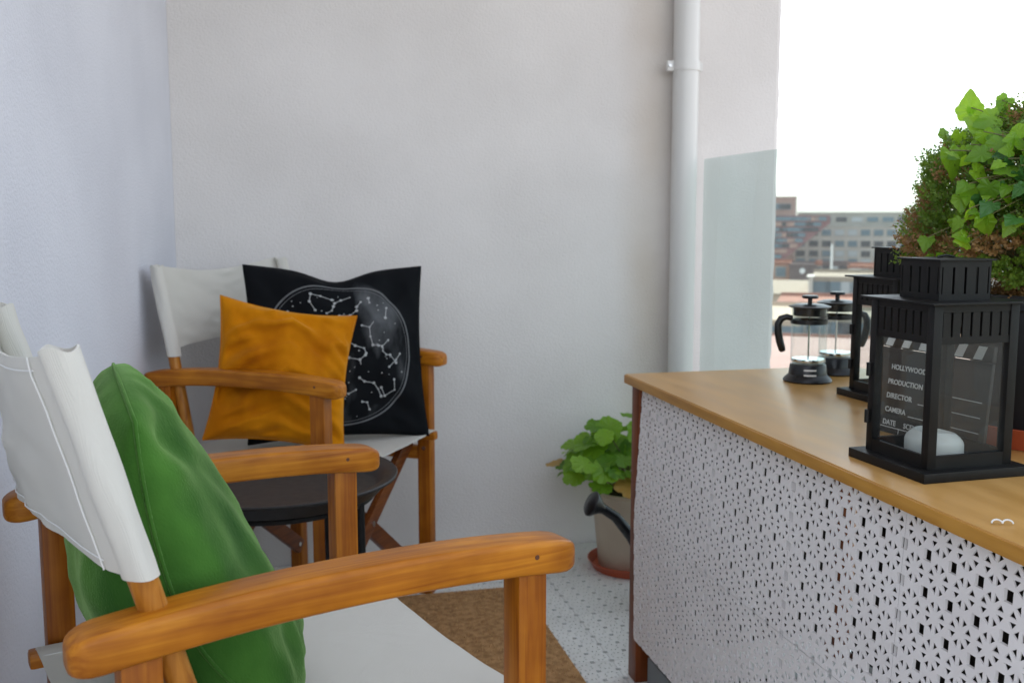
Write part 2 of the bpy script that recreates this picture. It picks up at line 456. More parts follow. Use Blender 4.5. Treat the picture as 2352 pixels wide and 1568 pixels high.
# the balcony of the storey above
structure(MB().box((0.4, 2.2, 2.65), (2.5, 2.0, 0.2)).build('ceiling', M['ceil'], smooth=None))

# white drainpipe
dp = thing('drainpipe', 'white plastic drainpipe running up the corner of the plaster wall', 'pipe', (1.221, WY - 0.046, 0))
MB().tube([(0, 0, 0.0), (0, 0, 3.0)], 0.0385, 28).build('pipe', M['pipe'], dp)
cl = MB().tube([(0, 0, 1.435), (0, 0, 1.462)], 0.0415, 28).box((-0.050, 0.0, 1.449), (0.022, 0.012, 0.030), 0.002).box((0.047, 0.002, 1.449), (0.010, 0.010, 0.026), 0.002).build('pipe_clip', M['pipe'], dp)
MB().tube([(-0.054, -0.005, 1.449), (-0.054, -0.011, 1.449)], 0.0045, 10).build('screw', M['screw'], cl)

# glass railing
gr = thing('glass_railing', 'frameless greenish glass balustrade panel standing behind the counter', 'railing', (1.288, 0, 0))
gp = MB().box((0, 1.86, 0.60), (0.012, 2.034, 1.158), 0.0012).build('glass_panel', M['glass_rail'], gr)
MB().box((0, 1.85, 0.011), (0.05, 2.05, 0.022), 0.002).build('base_channel', M['screw'], gr)
gp2 = MB().box((0, -0.18, 0.60), (0.012, 2.02, 1.156), 0.0012).build('glass_panel', M['glass_rail'], gr)

# ------------------------------------------------------------------ director's chairs
AH = 0.664        # top of the arm rests
RX0, RX1 = -0.186, -0.262        # back rod: x where it meets the arm, x at its top
ZT = 0.894
def rod_x(z):
    return RX0 + (RX1 - RX0) * (z - AH) / (ZT - AH)
def arm_mesh(sgn):
    vs = []; fs = []
    L0, L1 = -0.259, 0.259; LE = 0.026
    ends = [0.0, 0.0008, 0.003, 0.0065, 0.011, 0.017, 0.026]
    xs = [L0 + e for e in ends] + [L0 + LE + (L1 - L0 - 2 * LE) * k / 22 for k in range(1, 22)] + [L1 - e for e in ends[::-1]]
    n = len(xs) - 1
    for i, x in enumerate(xs):
        t = (x - L0) / (L1 - L0)
        arch = 0.004 - 0.016 * (2 * abs(t - 0.52)) ** 2.2
        e = min(x - L0, L1 - x)
        fac = math.sqrt(max(0, 1 - max(0, 1 - e / LE) ** 2))
        w = 0.0245 * (0.42 + 0.58 * fac)
        h = 0.0185 * (0.50 + 0.50 * fac)
        zc = AH - 0.0185 + arch
        r = min(0.006, h * 0.75)
        sec = []
        for (cx, cz, a0) in ((w - r, h - r, 0), (-(w - r), h - r, 90), (-(w - r), -(h - r), 180), (w - r, -(h - r), 270)):
            for k in range(4):
                a = R(a0 + k * 30)
                sec.append((x, cx + r * math.cos(a), zc + cz + r * math.sin(a)))
        vs += sec
    m = 16
    for i in range(n):
        for k in range(m):
            k2 = (k + 1) % m
            fs.append((i * m + k, i * m + k2, (i + 1) * m + k2, (i + 1) * m + k))
    fs.append(tuple(range(m))[::-1]); fs.append(tuple(range(n * m, n * m + m)))
    return MB().add(vs, fs)
def back_canvas(seed):
    """canvas sleeve over both rods, a sheet between them that bows back, hems top and bottom"""
    rr = 0.0160; yb = 0.250
    z0, z1 = 0.692, 0.892
    nz, ny = 22, 40
    def pt(s, q, off):
        # s 0..1 along the cloth from right rod (-y) to left rod, q 0..1 height
        y = -yb + 2 * yb * s
        k = 1 - (2 * s - 1) ** 2
        ztop = z1 - 0.016 * k - 0.004 * math.sin(7 * s + seed)
        zbot = z0 + 0.012 * k
        z = zbot + (ztop - zbot) * q
        wr = noise.noise(Vector((s * 4 + seed, q * 2.2, 0.5))) * 0.010 * k + noise.noise(Vector((s * 9 + q * 5, q * 3, seed))) * 0.004 * k
        wr += 0.006 * k * math.sin(6 * s + 4 * q + seed) - 0.006 * abs(noise.noise(Vector((s * 7 + q * 4, q * 5 - s * 3, seed + 2)))) * (0.3 + k)
        x = rod_x(z) - rr * 0.9 - 0.040 * k ** 0.7 * (0.75 + 0.25 * (1 - q)) + wr + off
        return (x, y, z)
    vs = []; fs = []
    for side in (0.0, 0.0022):
        for i in range(ny + 1):
            for j in range(nz + 1):
                vs.append(pt(i / ny, j / nz, side))
    W = nz + 1; S = (ny + 1) * W
    for i in range(ny):
        for j in range(nz):
            a = i * W + j
            fs.append((a, a + 1, a + W + 1, a + W)); fs.append((S + a, S + a + W, S + a + W + 1, S + a + 1))
        a = i * W; fs.append((a, a + W, S + a + W, S + a))
        a = i * W + nz; fs.append((a, S + a, S + a + W, a + W))
    mb = MB().add(vs, fs)
    # sleeves: open tubes a little looser than the rod, slightly oval and creased
    for sg in (-1, 1):
        vs = []; fs = []; n = 28; m = 14
        for ring, rad in ((0, rr), (1, rr - 0.0018)):
            for i in range(m + 1):
                q = i / m; z = z0 - 0.004 + (z1 - z0 + 0.006) * q
                for k in range(n):
                    a = 2 * math.pi * k / n
                    cr = 1 + 0.05 * math.sin(3 * a + 5 * q + sg) + 0.16 * noise.noise(Vector((math.cos(a) * 1.2, math.sin(a) * 1.2 + sg, q * 3 + seed))) + 0.10 * max(0, q - 0.85) / 0.15 * math.sin(2 * a + sg + seed) * (1 if ring == 0 else 1)
                    lift = 0.0025 * max(0, q - 0.8) / 0.2 * math.sin(3 * a + seed * 2 + sg)
                    vs.append((rod_x(z) + rad * cr * math.cos(a) * 1.0, sg * yb + rad * cr * math.sin(a), z + lift))
        S2 = (m + 1) * n
        for i in range(m):
            for k in range(n):
                k2 = (k + 1) % n
                fs.append((i * n + k, i * n + k2, (i + 1) * n + k2, (i + 1) * n + k))
                fs.append((S2 + i * n + k, S2 + (i + 1) * n + k, S2 + (i + 1) * n + k2, S2 + i * n + k2))
        for k in range(n):
            k2 = (k + 1) % n
            fs.append((k, S2 + k, S2 + k2, k2)); fs.append((m * n + k, m * n + k2, S2 + m * n + k2, S2 + m * n + k))
        mb.add(vs, fs)
    hems = MB()
    for q in (0.055,):
        for off in (-0.0012,):
            hems.tube([pt(i / ny, q, off) for i in range(1, ny)], 0.0007, 5)
    for q in (0.94,):
        hems.tube([pt(i / ny, q, -0.0012) for i in range(1, ny)], 0.0007, 5)
    for s in (0.035, 0.965):
        hems.tube([pt(s, j / 12, -0.0015) for j in range(13)], 0.0008, 5)
    return mb, hems
def seat_canvas(seed):
    nx, ny = 26, 26; x0, x1 = -0.235, 0.243; y0 = 0.243
    vs = []; fs = []
    for side in (0, -0.003):
        for i in range(nx + 1):
            for j in range(ny + 1):
                s = i / nx; t = 2 * j / ny - 1
                sag = -0.014 * (1 - t * t) * (0.8 + 0.2 * math.sin(3 * s + seed))
                wr = 0.002 * noise.noise(Vector((s * 3, t * 5, seed)))
                edge = -0.020 * max(0, abs(t) - 0.94) / 0.06
                vs.append((x0 + (x1 - x0) * s - 0.008 * (1 - t * t) * (1 if s > 0.5 else -1), y0 * t, 0.458 + sag + wr + edge + side))
    W = ny + 1; S = (nx + 1) * W
    for i in range(nx):
        for j in range(ny):
            a = i * W + j
            fs.append((a, a + W, a + W + 1, a + 1)); fs.append((S + a, S + a + 1, S + a + W + 1, S + a + W))
    for i in range(nx):
        for j in (0, ny):
            a = i * W + j; fs.append((a, S + a, S + a + W, a + W))
    for j in range(ny):
        for i in (0, nx):
            a = i * W + j; fs.append((a, a + 1, S + a + 1, S + a))
    return MB().add(vs, fs)
def make_chair(label, loc, rz, seed, lean):
    global RX1
    RX1 = lean
    t = thing('director_chair', label, 'chair', loc, rz, 'wooden director chairs on the balcony')
    W = 0.259
    for sg in (-1, 1):
        a = arm_mesh(sg).build('arm_rest', M['woodx'], t); a.location.y = sg * W
        for x, nm in ((0.202, 'front_post'), (-0.200, 'rear_post')):
            p = MB().box((0, 0, 0.3145), (0.036, 0.034, 0.629), 0.004).build('post', M['woodz'], t)
            p.location = (x, sg * W, 0.0)
            MB().tube([(0, sg * -0.0175, 0.40), (0, sg * 0.0195, 0.40)], 0.006, 10).build('bolt', M['steel'], p)
        MB().tube([(0.202, -0.0235, AH - 0.020), (0.202, -0.0249, AH - 0.020)], 0.0028, 10).build('screw_plug', M['plug'], a)
        # side rail between the posts, seat rail that carries the canvas
        MB().box((0.001, 0, 0), (0.366, 0.020, 0.036), 0.003).build('side_rail', M['woodx'], t).location = (0, sg * W, 0.385)
        MB().box((0, 0, 0), (0.490, 0.024, 0.022), 0.005).build('seat_rail', M['woodx'], t).location = (0.002, sg * 0.226, 0.440)
        r = MB().tube([(rod_x(0.42), 0, 0.425), (rod_x(ZT - 0.02), 0, ZT - 0.02)], 0.0130, 18).build('back_rod', M['woodrod'], t)
        r.location.y = sg * 0.250
    for x, fr in ((0.163, 1), (-0.163, -1)):
        for sg, dx in ((-1, 0.0095), (1, -0.0095)):
            b = MB().beam((x + dx, sg * 0.222, 0.095), (x + dx, -sg * 0.214, 0.428), 0.017, 0.040, 0.003)
            bo = b.build('cross_bar', M['woody'], t)
            MB().tube([(x + dx - 0.012, sg * 0.205, 0.108), (x + dx + 0.012, sg * 0.205, 0.108)], 0.006, 10).build('bolt', M['steel'], bo)
        MB().tube([(x - 0.022, 0.0, 0.262), (x + 0.022, 0.0, 0.262)], 0.007, 12).build('pivot_bolt', M['steel'], t)
    for sg in (-1, 1):
        MB().beam((0.135, sg * 0.238, 0.392), (0.135, sg * 0.145, 0.335), 0.016, 0.0025, 0.0005).build('metal_stay', M['blue_steel'], t)
    cb, hm = back_canvas(seed)
    c = cb.build('back_canvas', M['canvas'], t, 60)
    hm.build('hem_seam', M['thread'], c)
    sc_ = seat_canvas(seed).build('seat_canvas', M['canvas'], t, 60)
    for sg in (-1, 1):
        MB().tube([(-0.228 + 0.464 * k / 12, sg * 0.196, 0.4535 + 0.0008 * math.sin(k)) for k in range(13)], 0.0007, 5).build('hem_seam', M['thread'], sc_)
    return t
NC, NA = (-0.0124, 1.2124), R(18.2)
BC, BA = (0.0797, 2.5227), R(-34.4)
make_chair('wooden director chair with white canvas, its back turned, holding the green cushion', (*NC, 0), NA, 1.3, -0.250)
make_chair('wooden director chair against the end wall, holding the mustard and black cushions', (*BC, 0), BA, 4.1, -0.228)

# ------------------------------------------------------------------ cushions
def cushion_fn(hw, hh, ht, pinch=0.10, power=0.42, seed=0, wrinkle=1.0, dent=0.0, belly=0.0, bend=0.0, deep=0.0, squircle=0.0):
    def f(u, v, side):
        u0, v0 = u, v
        k = 1 - pinch * (1 - v * v) * u * u
        l = 1 - pinch * (1 - u * u) * v * v
        x = hw * u * k; y = hh * v * l
        x *= math.sqrt(1 - squircle * v * v * 0.5); y *= math.sqrt(1 - squircle * u * u * 0.5)
        y -= dent * math.exp(-(u / 0.33) ** 2) * max(0, (v + 0.3) / 1.3) ** 2.5
        e = max(0.0, (1 - u * u) * (1 - v * v))
        th = ht * e ** power * (1 + belly * (-v))
        rr = max(abs(u), abs(v))
        # gathers running in from the seams and soft folds towards the corners
        a = math.atan2(v, u)
        g = math.sin(a * 23 + seed * 3 + 2 * noise.noise(Vector((u * 2, v * 2, seed)))) * 0.0035 * math.exp(-((1 - rr) / 0.16) ** 2) * (1 if rr < 0.995 else 0)
        d = abs(abs(u) - abs(v))
        fold = -0.013 * math.exp(-(d / 0.11) ** 2) * max(0, rr - 0.25) * (1 - rr) * 4
        nz = noise.noise(Vector((u * 1.7 + seed, v * 1.7, side * 3.0 + seed))) * 0.014 + noise.noise(Vector((u * 4 + seed, v * 3 + u, side + seed))) * 0.007
        nz += abs(noise.noise(Vector((u * 2.2 - seed, v * 2.6 + 0.7 * u, seed * 2 + side)))) * -0.016
        if deep:
            for fq, am in ((2.6, 0.026), (5.2, 0.012)):
                q1 = abs(noise.noise(Vector((u * fq * 0.38 + seed, v * fq + 0.9 * abs(u) * fq * 0.5, seed * 1.7 + side))))
                nz += deep * am * (0.5 - 2.2 * q1) * 0.5
        z = th + (g + fold + nz) * wrinkle * min(1.0, e * 5)
        return Vector((x, y, side * max(z, 0.0006) + bend * max(0.0, -v) ** 2 + 0.4 * bend * max(0.0, v) ** 2))
    return f
def cushion(name, f, material, n, loc, rot, label, seam_mat=None):
    vs = []; fs = []
    idx = {}
    for si, side in enumerate((1, -1)):
        for i in range(n + 1):
            for j in range(n + 1):
                # finer rows near the seam
                u = math.sin((i / n - 0.5) * math.pi); v = math.sin((j / n - 0.5) * math.pi)
                u = 0.55 * u + 0.45 * (2 * i / n - 1); v = 0.55 * v + 0.45 * (2 * j / n - 1)
                if si == 1 and (i in (0, n) or j in (0, n)):
                    idx[(1, i, j)] = idx[(0, i, j)]; continue
                p = f(u, v, side)
                idx[(si, i, j)] = len(vs); vs.append(p)
        for i in range(n):
            for j in range(n):
                q = [idx[(si, i, j)], idx[(si, i + 1, j)], idx[(si, i + 1, j + 1)], idx[(si, i, j + 1)]]
                fs.append(tuple(q if si == 0 else q[::-1]))
    o = MB().add(vs, fs).build(name, material, None, 180)
    o.location = loc; o.rotation_euler = rot
    tag(o, label, 'cushion')
    # piped seam
    P = []
    for a, b in ((-1, -1), (1, -1), (1, 1), (-1, 1)):
        nxt = {(-1, -1): (1, -1), (1, -1): (1, 1), (1, 1): (-1, 1), (-1, 1): (-1, -1)}[(a, b)]
        for k in range(24):
            t = k / 24
            u = a + (nxt[0] - a) * t; v = b + (nxt[1] - b) * t
            p = f(u, v, 1); P.append(p)
    P.append(P[0])
    MB().tube(P, 0.0022, 6, False).build('seam', seam_mat or material, o, 180)
    return o
def frame_rot(normal, upish=(0, 0, 1), roll=0.0):
    z = Vector(normal).normalized(); u = Vector(upish)
    y = (u - z * u.dot(z)).normalized(); x = y.cross(z)
    Mx = Matrix((x, y, z)).transposed() @ Matrix.Rotation(roll, 3, 'Z')
    return Mx.to_euler()
def chair_pt(c, a, p):
    return Vector((c[0] + p[0] * math.cos(a) - p[1] * math.sin(a), c[1] + p[0] * math.sin(a) + p[1] * math.cos(a), p[2]))
def chair_dir(a, p):
    return Vector((p[0] * math.cos(a) - p[1] * math.sin(a), p[0] * math.sin(a) + p[1] * math.cos(a), p[2]))
gf = cushion_fn(0.214, 0.208, 0.098, 0.03, 0.46, 2.0, 0.70, belly=0.30, bend=0.060, squircle=0.60)
cushion('velvet_cushion', gf, M['green'], 56, chair_pt(NC, NA, (-0.124, 0.006, 0.636)), frame_rot(chair_dir(NA, (0.945, -0.13, 0.295)), roll=R(0)),
        'large green velvet cushion leaning on the back of the nearer chair')
mf = cushion_fn(0.160, 0.166, 0.064, 0.10, 0.42, 5.0, 1.1, deep=1.9)
cushion('velvet_cushion', mf, M['mustard'], 56, (0.024, 2.375, 0.642), frame_rot((0.18, -0.93, 0.30), roll=R(-11)),
        'small mustard yellow velvet cushion resting against the black cushion')
bf = cushion_fn(0.226, 0.220, 0.066, 0.065, 0.42, 9.0, 1.0, dent=0.030)
bc = cushion('printed_cushion', bf, M['black_cloth'], 56, (0.162, 2.560, 0.668), frame_rot((0.13, -0.96, 0.22), roll=R(-1.5)),
        'black cotton cushion printed with a white constellation map')
def print_strip(mb, pts, w):
    """flat printed line laid on the cushion's front"""
    P = []
    for (a, b) in zip(pts[:-1], pts[1:]):
        n = max(2, int(((a[0] - b[0]) ** 2 + (a[1] - b[1]) ** 2) ** 0.5 / 0.05))
        P += [(a[0] + (b[0] - a[0]) * k / n, a[1] + (b[1] - a[1]) * k / n) for k in range(n)]
    P.append(pts[-1])
    vs = []; fs = []
    for i, (u, v) in enumerate(P):
        u2, v2 = P[min(i + 1, len(P) - 1)]; u1, v1 = P[max(i - 1, 0)]
        d = Vector((u2 - u1, v2 - v1)); d.normalize()
        nrm = Vector((-d.y, d.x)) * w
        for s in (1, -1):
            p = bf(u + nrm.x * s, v + nrm.y * s, 1); p.z += 0.0012; vs.append(p)
    fs = [(2 * i, 2 * i + 1, 2 * i + 3, 2 * i + 2) for i in range(len(P) - 1)]
    mb.add(vs, fs)
def print_dot(mb, u, v, r):
    c = bf(u, v, 1); c.z += 0.0016
    vs = [c]
    for k in range(7):
        a = 2 * math.pi * k / 7
        p = bf(u + r * math.cos(a), v + r * math.sin(a), 1); p.z += 0.0016; vs.append(p)
    mb.add(vs, [(0, 1 + k, 1 + (k + 1) % 7) for k in range(7)])
rs = random.Random(21)
stars = MB(); lines = MB(); rim = MB()
circ = [(-0.03 + 0.84 * math.cos(2 * math.pi * k / 96), -0.02 + 0.86 * math.sin(2 * math.pi * k / 96)) for k in range(97)]
print_strip(rim, circ, 0.009)
circ2 = [(-0.03 + 0.80 * math.cos(2 * math.pi * k / 96), -0.02 + 0.82 * math.sin(2 * math.pi * k / 96)) for k in range(97)]
print_strip(rim, circ2, 0.003)
placed = []
for _ in range(400):
    r = 0.72 * math.sqrt(rs.random()); a = rs.random() * 2 * math.pi
    u, v = -0.03 + r * math.cos(a), -0.02 + r * math.sin(a)
    if all((u - x) ** 2 + (v - y) ** 2 > 0.24 ** 2 for x, y in placed) and len(placed) < 34:
        placed.append((u, v))
        n = rs.randint(3, 6); pts = [(u, v)]; ang = rs.random() * 6.28
        for _k in range(n):
            ang += rs.uniform(-1.2, 1.2); st = rs.uniform(0.05, 0.14)
            q = (pts[-1][0] + st * math.cos(ang), pts[-1][1] + st * math.sin(ang))
            if (q[0] + 0.03) ** 2 + (q[1] + 0.02) ** 2 < 0.76 ** 2: pts.append(q)
        if len(pts) > 1: print_strip(lines, pts, 0.0042)
        if len(pts) > 3 and rs.random() < 0.5: print_strip(lines, [pts[1], (pts[1][0] + rs.uniform(-.1, .1), pts[1][1] + rs.uniform(-.1, .1))], 0.0042)
        for q in pts: print_dot(stars, q[0], q[1], rs.uniform(0.010, 0.019))
for _ in range(60):
    r = 0.78 * math.sqrt(rs.random()); a = rs.random() * 6.283
    print_dot(stars, -0.03 + r * math.cos(a), -0.02 + r * math.sin(a), rs.uniform(0.005, 0.009))
rim.build('printed_circle', M['print_thin'], bc, None)
stuff(lines.build('printed_constellation_lines', M['print'], bc, None))
stuff(stars.build('printed_stars', M['print'], bc, None))
# faint milky way in the print itself
def milky(m):
    N, L, b = nodes(m)
    tc = N.new('ShaderNodeTexCoord'); nz = N.new('ShaderNodeTexNoise'); nz.inputs['Scale'].default_value = 9; nz.inputs['Detail'].default_value = 6
    mp = N.new('ShaderNodeMapping'); mp.inputs['Rotation'].default_value = (0, 0, R(50)); mp.inputs['Scale'].default_value = (1, 0.45, 1)
    L.new(tc.outputs['Object'], mp.inputs[0]); L.new(mp.outputs[0], nz.inputs['Vector'])
    ln = N.new('ShaderNodeVectorMath'); ln.operation = 'LENGTH'
    sp = N.new('ShaderNodeVectorMath'); sp.operation = 'MULTIPLY'; sp.inputs[1].default_value = (1, 1, 0)
    L.new(tc.outputs['Object'], sp.inputs[0]); L.new(sp.outputs[0], ln.inputs[0])
    mr = N.new('ShaderNodeMapRange'); mr.inputs[1].default_value = 0.165; mr.inputs[2].default_value = 0.185; mr.inputs[3].default_value = 1; mr.inputs[4].default_value = 0
    L.new(ln.outputs['Value'], mr.inputs[0])
    cr = N.new('ShaderNodeValToRGB'); cr.color_ramp.elements[0].position = 0.53; cr.color_ramp.elements[1].position = 0.72
    cr.color_ramp.elements[0].color = (0, 0, 0, 1); cr.color_ramp.elements[1].color = (0.11, 0.115, 0.12, 1)
    L.new(nz.outputs[0], cr.inputs[0])
    mu = N.new('ShaderNodeMix'); mu.data_type = 'RGBA'; mu.blend_type = 'MULTIPLY'; mu.inputs['Factor'].default_value = 1
    L.new(cr.outputs[0], mu.inputs['A']); L.new(mr.outputs[0], mu.inputs['B'])
    ad = N.new('ShaderNodeMix'); ad.data_type = 'RGBA'; ad.blend_type = 'ADD'; ad.inputs['Factor'].default_value = 1
    ad.inputs['A'].default_value = (0.0045, 0.0055, 0.007, 1)
    L.new(mu.outputs['Result'], ad.inputs['B']); L.new(ad.outputs['Result'], b.inputs['Base Color'])
    n2 = N.new('ShaderNodeTexNoise'); n2.inputs['Scale'].default_value = 900
    bp = N.new('ShaderNodeBump'); bp.inputs['Strength'].default_value = 0.3; bp.inputs['Distance'].default_value = 0.001
    L.new(tc.outputs['Object'], n2.inputs['Vector']); L.new(n2.outputs[0], bp.inputs['Height']); L.new(bp.outputs[0], b.inputs['Normal'])
milky(M['black_cloth'])
nodes(M['black_cloth'])[2].inputs['Specular IOR Level'].default_value = 0.12

# ------------------------------------------------------------------ tray table between the chairs
tt = thing('tray_table', 'round black tray table between the two wooden chairs', 'table', (0.000, 1.862, 0.0), R(10))
prof = [(r_ * 0.975, z_ + 0.014) for r_, z_ in [(0.0, 0.492), (0.190, 0.492), (0.196, 0.494), (0.207, 0.514), (0.2275, 0.519), (0.2285, 0.523), (0.2265, 0.525), (0.205, 0.520), (0.194, 0.500), (0.186, 0.497), (0.0, 0.497)]]
MB().lathe(prof, n=72).build('tray', M['tray'], tt, 50)
MB().tube([(0.176 * math.cos(k * math.pi / 24), 0.176 * math.sin(k * math.pi / 24), 0.500) for k in range(49)], 0.006, 10, False).build('ring', M['black_metal'], tt)
for k in range(4):
    a = R(45 + 90 * k)
    lg = MB().tube([(0.183 * math.cos(a), 0.183 * math.sin(a), 0.0), (0.176 * math.cos(a), 0.176 * math.sin(a), 0.500)], 0.0085, 12).build('leg', M['black_metal'], tt)

# ------------------------------------------------------------------ coir mat
cm = thing('coir_mat', 'brown coir door mat lying on the lattice floor', 'mat', (0.365, 2.17, 0.001), 0)
MB().box((0, 0, 0.007), (0.546, 0.81, 0.012), 0.003).build('mat_base', M['coir'], cm)
fv = []; ff = []
rf = random.Random(3)
for _ in range(17000):
    x = rf.uniform(-0.272, 0.272); y = rf.uniform(-0.404, 0.404)
    a = rf.uniform(0, 6.283); ln = rf.uniform(0.006, 0.013); le = rf.uniform(0.2, 1.0)
    dx, dy = math.cos(a), math.sin(a); w = 0.0011
    i = len(fv)
    fv += [(x - dy * w, y + dx * w, 0.011), (x + dy * w, y - dx * w, 0.011), (x + dx * ln * le, y + dy * ln * le, 0.012 + ln * (1.05 - le))]
    ff.append((i, i + 1, i + 2))
stuff(MB().add(fv, ff).build('coir_pile', M['coir_fibre'], cm, None))

# ------------------------------------------------------------------ counter
CT = 0.672
ct = thing('counter', 'long low counter with varnished board top and white lattice front', 'counter', (0, 0, 0))
top = MB().box((1.005, 0.70, CT - 0.010), (0.542, 2.66, 0.020), 0.0015).build('counter_top', M['tabletop'], ct)
MB().box((0.7325, 0.70, CT - 0.0105), (0.003, 2.656, 0.017), 0.0005).build('edge_band', M['edge'], top)
for x, y in ((0.768, 2.002), (1.245, 2.002), (1.245, -0.55), (0.770, -0.55)):
    MB().box((0, 0, (CT - 0.021) / 2), (0.040, 0.044, CT - 0.021), 0.002).build('leg', M['redwood'], ct).location = (x, y, 0)
MB().box((1.2275, 0.70, 0.345), (0.016, 2.40, 0.58), 0.002).build('added_back_panel', M['hole_shade_board'], ct)  # unseen panel added to darken the lattice holes
MB().box((1.0075, 2.0105, 0.345), (0.43, 0.004, 0.58)).build('added_end_panel', M['hole_shade_board'], ct)  # added too, keeps light out of the counter's open end
MB().box((0.90, 0.75, 0.012), (0.24, 2.3, 0.012)).build('added_base_board', M['hole_shade_board'], ct)  # unseen board added to blacken what shows through the lattice
lt_mesh = lattice_mesh('lattice_tile', M['lattice'], 0.0045, 0.69, (0.32, 0.095), (0.83, 0.125), (0.60, 0.46))
zt = CT - 0.0225
def lattice_tile(y, ztop, x, tilt, me=None):
    o = link('lattice_tile', me or lt_mesh, ct)
    # local x -> -Y... local z -> -X (front face towards the room)
    Mx = Matrix(((0, 0, -1), (-1, 0, 0), (0, 1, 0))).to_4x4()
    o.matrix_world = Matrix.Translation((x, y, ztop)) @ Matrix.Rotation(tilt, 4, 'Y') @ Matrix.Translation((0, 0, -TILE)) @ Mx
ys = 1.064 + 0.0008
k0 = 4
T1, T2 = R(-3.2), R(0.6)
for k in range(-6, 4):
    y = ys + k * (TILE + 0.0003)
    if y > 1.064 + 3.2 * TILE: continue
    lattice_tile(y, zt, 0.7535, -T1)
    lattice_tile(y, zt - TILE * math.cos(T1) - 0.001, 0.7535 - TILE * math.sin(-T1), -T2)
cut_mesh = lattice_mesh('cut_lattice_tile', M['lattice'], 0.0045, 0.69, (0.32, 0.095), (0.83, 0.125), (0.60, 0.46), 2)
yc = ys + 3 * (TILE + 0.0003) + 2 * PER + 0.0003
lattice_tile(yc, zt, 0.7535, -T1, cut_mesh)
lattice_tile(yc, zt - TILE * math.cos(T1) - 0.001, 0.7535 - TILE * math.sin(-T1), -T2, cut_mesh)
# grey connector strip under the lattice
MB().box((0.772, 0.85, 0.040), (0.016, 2.20, 0.062), 0.003).build('kick_strip', mat('grey_plastic', (0.20, 0.23, 0.24), 0.5), ct)

# ------------------------------------------------------------------ lanterns
def make_lantern(label, loc, rz):
    t = thing('lantern', label, 'lantern', loc, rz, 'black metal lanterns on the counter')
    m = M['black_metal']
    B = 0.080; H = 0.0640
    MB().box((0, 0, 0.0065), (2 * B, 2 * B, 0.013), 0.0012).build('base', m, t)
    for sx in (-1, 1):
        for sy in (-1, 1):
            MB().box((sx * (H - 0.0065), sy * (H - 0.0065), 0.1175), (0.013, 0.013, 0.209), 0.0008).build('corner_post', m, t)
    z0, z1, z2 = 0.013, 0.172, 0.222     # floor, top of glass, eaves
    for k in range(4):
        Rz = Matrix.Rotation(k * math.pi / 2, 4, 'Z')
        def P(mb, name, mt, parent=t):
            mb.v = [tuple(Rz @ Vector(p)) for p in mb.v]
            return mb.build(name, mt, parent)
        y = -(H - 0.003)
        w = 2 * (H - 0.013)
        P(MB().box((0, y, z0 + 0.0085), (w, 0.005, 0.017)), 'bottom_rail', m)
        P(MB().box((0, y + 0.0035, (z0 + z1) / 2 + 0.008), (w + 0.004, 0.0018, z1 - z0 - 0.017)), 'glass_pane', M['glass_dirty'])
        # slotted band: rails and bars
        P(MB().box((0, y, z1 + 0.0045), (w, 0.003, 0.009)).box((0, y, z2 - 0.005), (w, 0.003, 0.010)), 'band_frame', m)
        nb = 7; pitch = w / nb
        for q in range(nb):
            P(MB().box((-w / 2 + (q + 0.5) * pitch, y, (z1 + z2) / 2 - 0.001), (pitch * 0.76, 0.0028, z2 - z1 - 0.0185)), 'band_bar', m)
    MB().box((0, 0, z2 + 0.0015), (0.150, 0.150, 0.003), 0.0005).build('eaves_plate', m, t)
    c = 0.039; za, zb = z2 + 0.003, 0.275
    for k in range(4):
        Rz = Matrix.Rotation(k * math.pi / 2, 4, 'Z')
        mb = MB().box((0, -c + 0.0015, za + 0.004), (2 * c - 0.0062, 0.003, 0.008)).box((0, -c + 0.0015, zb - 0.004), (2 * c - 0.0062, 0.003, 0.008))
        w = 2 * c - 0.0062
        for q in range(4):
            mb.box((-w / 2 + w * (q + 0.5) / 4, -c + 0.0015, (za + zb) / 2), (w / 4 * 0.80, 0.0026, zb - za - 0.016))
        mb.box((-c + 0.0016, -c + 0.0016, (za + zb) / 2), (0.0030, 0.0030, zb - za))
        mb.v = [tuple(Rz @ Vector(p)) for p in mb.v]
        mb.build('chimney_side', m, t)
    MB().box((0, 0, zb + 0.0012), (2 * c + 0.008, 2 * c + 0.008, 0.0024), 0.0004).build('chimney_cap', m, t)
    MB().tube([(-0.012, 0, zb + 0.002), (-0.012, 0, zb + 0.004), (0, 0, zb + 0.006), (0.012, 0, zb + 0.004), (0.012, 0, zb + 0.002)], 0.0016, 8).build('ring_handle', m, t)
    for z in (0.060, 0.125):
        MB().tube([(-H - 0.002, H - 0.004, z - 0.009), (-H - 0.002, H - 0.004, z + 0.009)], 0.004, 10).build('hinge', m, t)
    return t
L1P = (0.862, 1.163, CT); L1R = R(2.5)
make_lantern('black metal lantern with a white candle, standing before the slate clapperboard', L1P, L1R)
L2P = (1.120, 1.622, CT); L2R = R(3)
make_lantern('black metal lantern next to the two glass coffee presses', L2P, L2R)
cd = thing('candle', 'squat melted white pillar candle inside the lantern', 'candle', (0.858, 1.163, CT + 0.0135))
wax = []
for i in range(9):
    q = i / 8; wax.append((0.037 * math.cos(q * 0.0) * (1.0 if q < 0.6 else (1 - (q - 0.6) ** 2 * 1.9)), 0.036 * q))
mbw = MB().lathe(wax + [(0.020, 0.0315), (0.0001, 0.030)], n=36)
mbw.v = [(x * (1 + 0.05 * noise.noise(Vector((x * 40, y * 40, z * 30)))) + 0.006 * (0.05 - z) * 8 * max(0, x * 20), y * (1 + 0.05 * noise.noise(Vector((x * 40, y * 40, 5)))), z - 0.010 * max(0, (x / 0.043)) * (z / 0.046)) for x, y, z in mbw.v]
mbw.build('wax_body', M['wax'], cd, 50)
